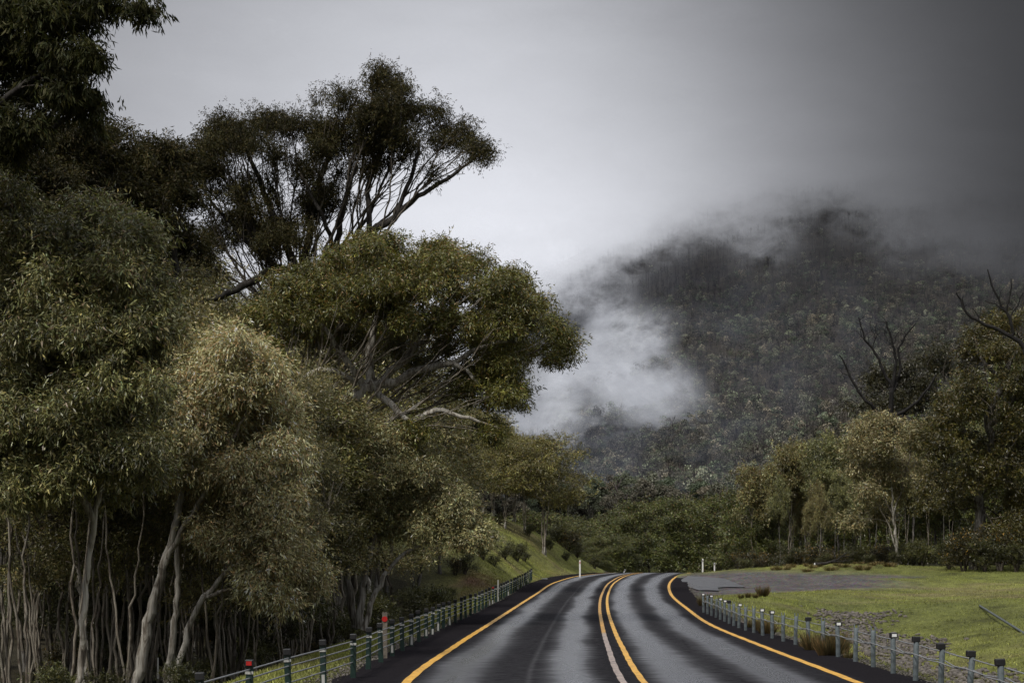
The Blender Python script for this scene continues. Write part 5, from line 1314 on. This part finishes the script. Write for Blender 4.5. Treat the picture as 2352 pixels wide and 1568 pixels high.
# right barrier
kn = [(6.98, 72.5), (6.75, 64), (6.45, 56), (6.42, 48.4), (6.45, 40.7), (6.45, 37), (6.4, 31.9), (6.33, 26), (6.3, 20), (6.3, 10)]
xs, ys = barrier_line(kn, 1.95)
root = empty('wire_rope_barrier', (xs[0], ys[0], gz(xs[0], ys[0])), 'grey steel wire rope barrier with white reflectors beside the rubble ditch', 'barrier')
style = {0: 'w', 2: 'w', 4: 'w', 5: 'w', 6: 'k', 8: 'w', 11: 'w', 12: 'w', 15: 'k', 17: 'w', 20: 'w', 21: 'k', 22: 'k', 23: 'k', 24: 'k', 25: 'k', 27: 'k', 28: 'k'}
tops = []
for i_, (x, y) in enumerate(zip(xs, ys)):
    z = gz(x, y); h_ = .70 + random.uniform(-.02, .02); s_ = style.get(i_)
    tops.append((x, y, z)); post_obj(root, x, y, z, h_, 'steel', s_ is not None, 'white' if s_ == 'w' else None)
rx, ry, rz_ = root.location
for q, hh in enumerate((.63, .50, .48)):
    ln = []
    for i_, (x, y, z) in enumerate(tops):
        side = .055*(1 if (i_+q) % 2 else -1) if q else .052
        ln.append((x+side-rx, y-ry, z+hh-rz_ + (.0 if q < 2 else .0)))
        if i_ < len(tops)-1:
            x2, y2, z2 = tops[i_+1]; ln.append(((x+x2)/2-rx + (0 if q else .05), (y+y2)/2-ry, (z+z2)/2+hh-rz_-(.008 if q == 0 else .03)))
    mb = MB(); mb.tube(ln, .010, 6); mb.build('wire_rope', M_ROPE, root, smooth=True)

# guide posts
def guide_post(px, py, h, label, tilt=(0, 0), refl=M_BLACK, Y=None, w_=.11):
    if Y is None: x, y, z = ground_hit(px, py)
    else: x, y = (px-CX)/F*Y, Y; z = EYE+(HY-py)/F*Y
    root = empty('guide_post', (x, y, z), label, 'guide post', 'white guide posts beside the road'); root.rotation_euler = (tilt[0], tilt[1], 0)
    mb = MB(); mb.box((0, 0, h/2-.1), (w_, .03, h+.2)); mb.box((0, .02, h/2-.1), (w_*.5, .02, h+.18)); mb.build('post', M_WPOST, root, bevel=.008)
    mb = MB(); mb.box((0, -.018, h*.84), (w_*.45, .008, .15)); mb.build('reflector', refl, root)
guide_post(1332, 1319, .98, 'upright white guide post on the grass at the foot of the bank', Y=136, refl=M_RED)
guide_post(1431, 1318, .45, 'leaning white guide post sunk behind the crest of the road', tilt=(0, .45), Y=158)
guide_post(1614, 1315, 1.05, 'taller white guide post at the inside of the bend by the gravel', Y=148)
guide_post(1641, 1313, .75, 'shorter white guide post behind the taller one at the gravel', Y=162)
# wooden stake with a round red reflector
x, y = (882-CX)/F*38.5, 38.5; z = gz(x, y)
root = empty('reflector_post', (x, y+.25, z), 'weathered wooden stake with round red reflector behind the green barrier', 'marker post')
mb = MB(); mb.box((0, 0, .33), (.10, .06, 1.25)); mb.build('post', M_WOOD, root, bevel=.006)
mb = MB(); mb.tube([(0, -.032, .83), (0, -.045, .83)], .055, 16); mb.build('reflector', M_RED, root)
x, y = (1144-CX)/F*88, 88; z = gz(x, y)
root = empty('marker_stake', (x, y, z), 'thin pale steel stake standing in the green barrier line', 'marker post')
mb = MB(); mb.box((0, 0, .40), (.05, .008, 1.2)); mb.box((-.022, .02, .40), (.006, .04, 1.2)); mb.build('post', M_BAND, root)
p = at(363, 1545, 40)
root = empty('marker_stake', tuple(p), 'small white marker stake among the trunks of the dark wood', 'marker post')
mb = MB(); mb.box((0, 0, .1), (.025, .02, .42)); mb.build('post', M_BAND, root)

# corrugated drain pipe half buried in the grass
a0 = np.array(ground_hit(2250, 1393)); b0 = np.array(ground_hit(2352, 1455)); b0 = b0 + (b0-a0)*.3; b0[2] = gz(b0[0], b0[1])
mb = MB(); k = 120; ln = [tuple(a0*(1-t)+b0*t+np.array([0, 0, .05])) for t in np.linspace(0, 1, k)]
mb.tube(ln, [.05 if q % 2 else .04 for q in range(k)], 8); o = mb.build('drain_pipe', simple('grey_plastic_pipe', (.075, .088, .09), .6, .3), smooth=True)
tag(o, 'thin ribbed grey pipe lying down the grass slope', 'pipe')
# fallen branch
X, Y, Z = on_ground(1905, 138)
root = empty('fallen_branch', (X, Y, Z), 'dead fallen branch with broken pale end on the grass hump', 'branch')
mb = MB(); mb.tube([(-1.0, 0, .12), (-.2, .1, .2), (.6, .3, .45), (1.3, .5, .95)], [.13, .10, .06, .03], 8); mb.tube([(.2, .2, .3), (.9, .0, .35), (1.7, -.1, .5)], [.05, .04, .015], 6)
mb.tube([(.5, .3, .42), (.4, .5, .9), (.1, .6, 1.5)], [.04, .03, .01], 6); mb.tube([(.9, .4, .65), (1.4, .4, .7), (1.9, .5, 1.0)], [.04, .02, .01], 6); mb.build('limb', M_BARK_DARK, root, smooth=True)
mb = MB(); mb.tube([(-1.0, 0, .12), (-1.06, 0, .118)], [.125, .1], 8); mb.build('broken_end', M_BAND, root)

# protos that were never placed
for o in protos + rp + [bank] + stick + shr + tus + [hum]:
    assert o.name in used, o.name

# ------------------------------------------------------------------ camera and render settings
cd = bpy.data.cameras.new('camera'); cd.lens = 70; cd.sensor_width = 36; cd.clip_start = .5; cd.clip_end = 8000
cd.shift_y = (HY-784)/2352
co = bpy.data.objects.new('camera', cd); COL.objects.link(co); co.location = (0, 0, EYE); co.rotation_euler = (PI/2, 0, 0)
scene.camera = co
scene.view_settings.view_transform = 'Standard'; scene.view_settings.look = 'None'; scene.view_settings.exposure = 0
cy = scene.cycles
cy.max_bounces = 4; cy.diffuse_bounces = 1; cy.glossy_bounces = 2; cy.transmission_bounces = 2; cy.transparent_max_bounces = 28
cy.caustics_reflective = False; cy.caustics_refractive = False
cy.use_denoising = True
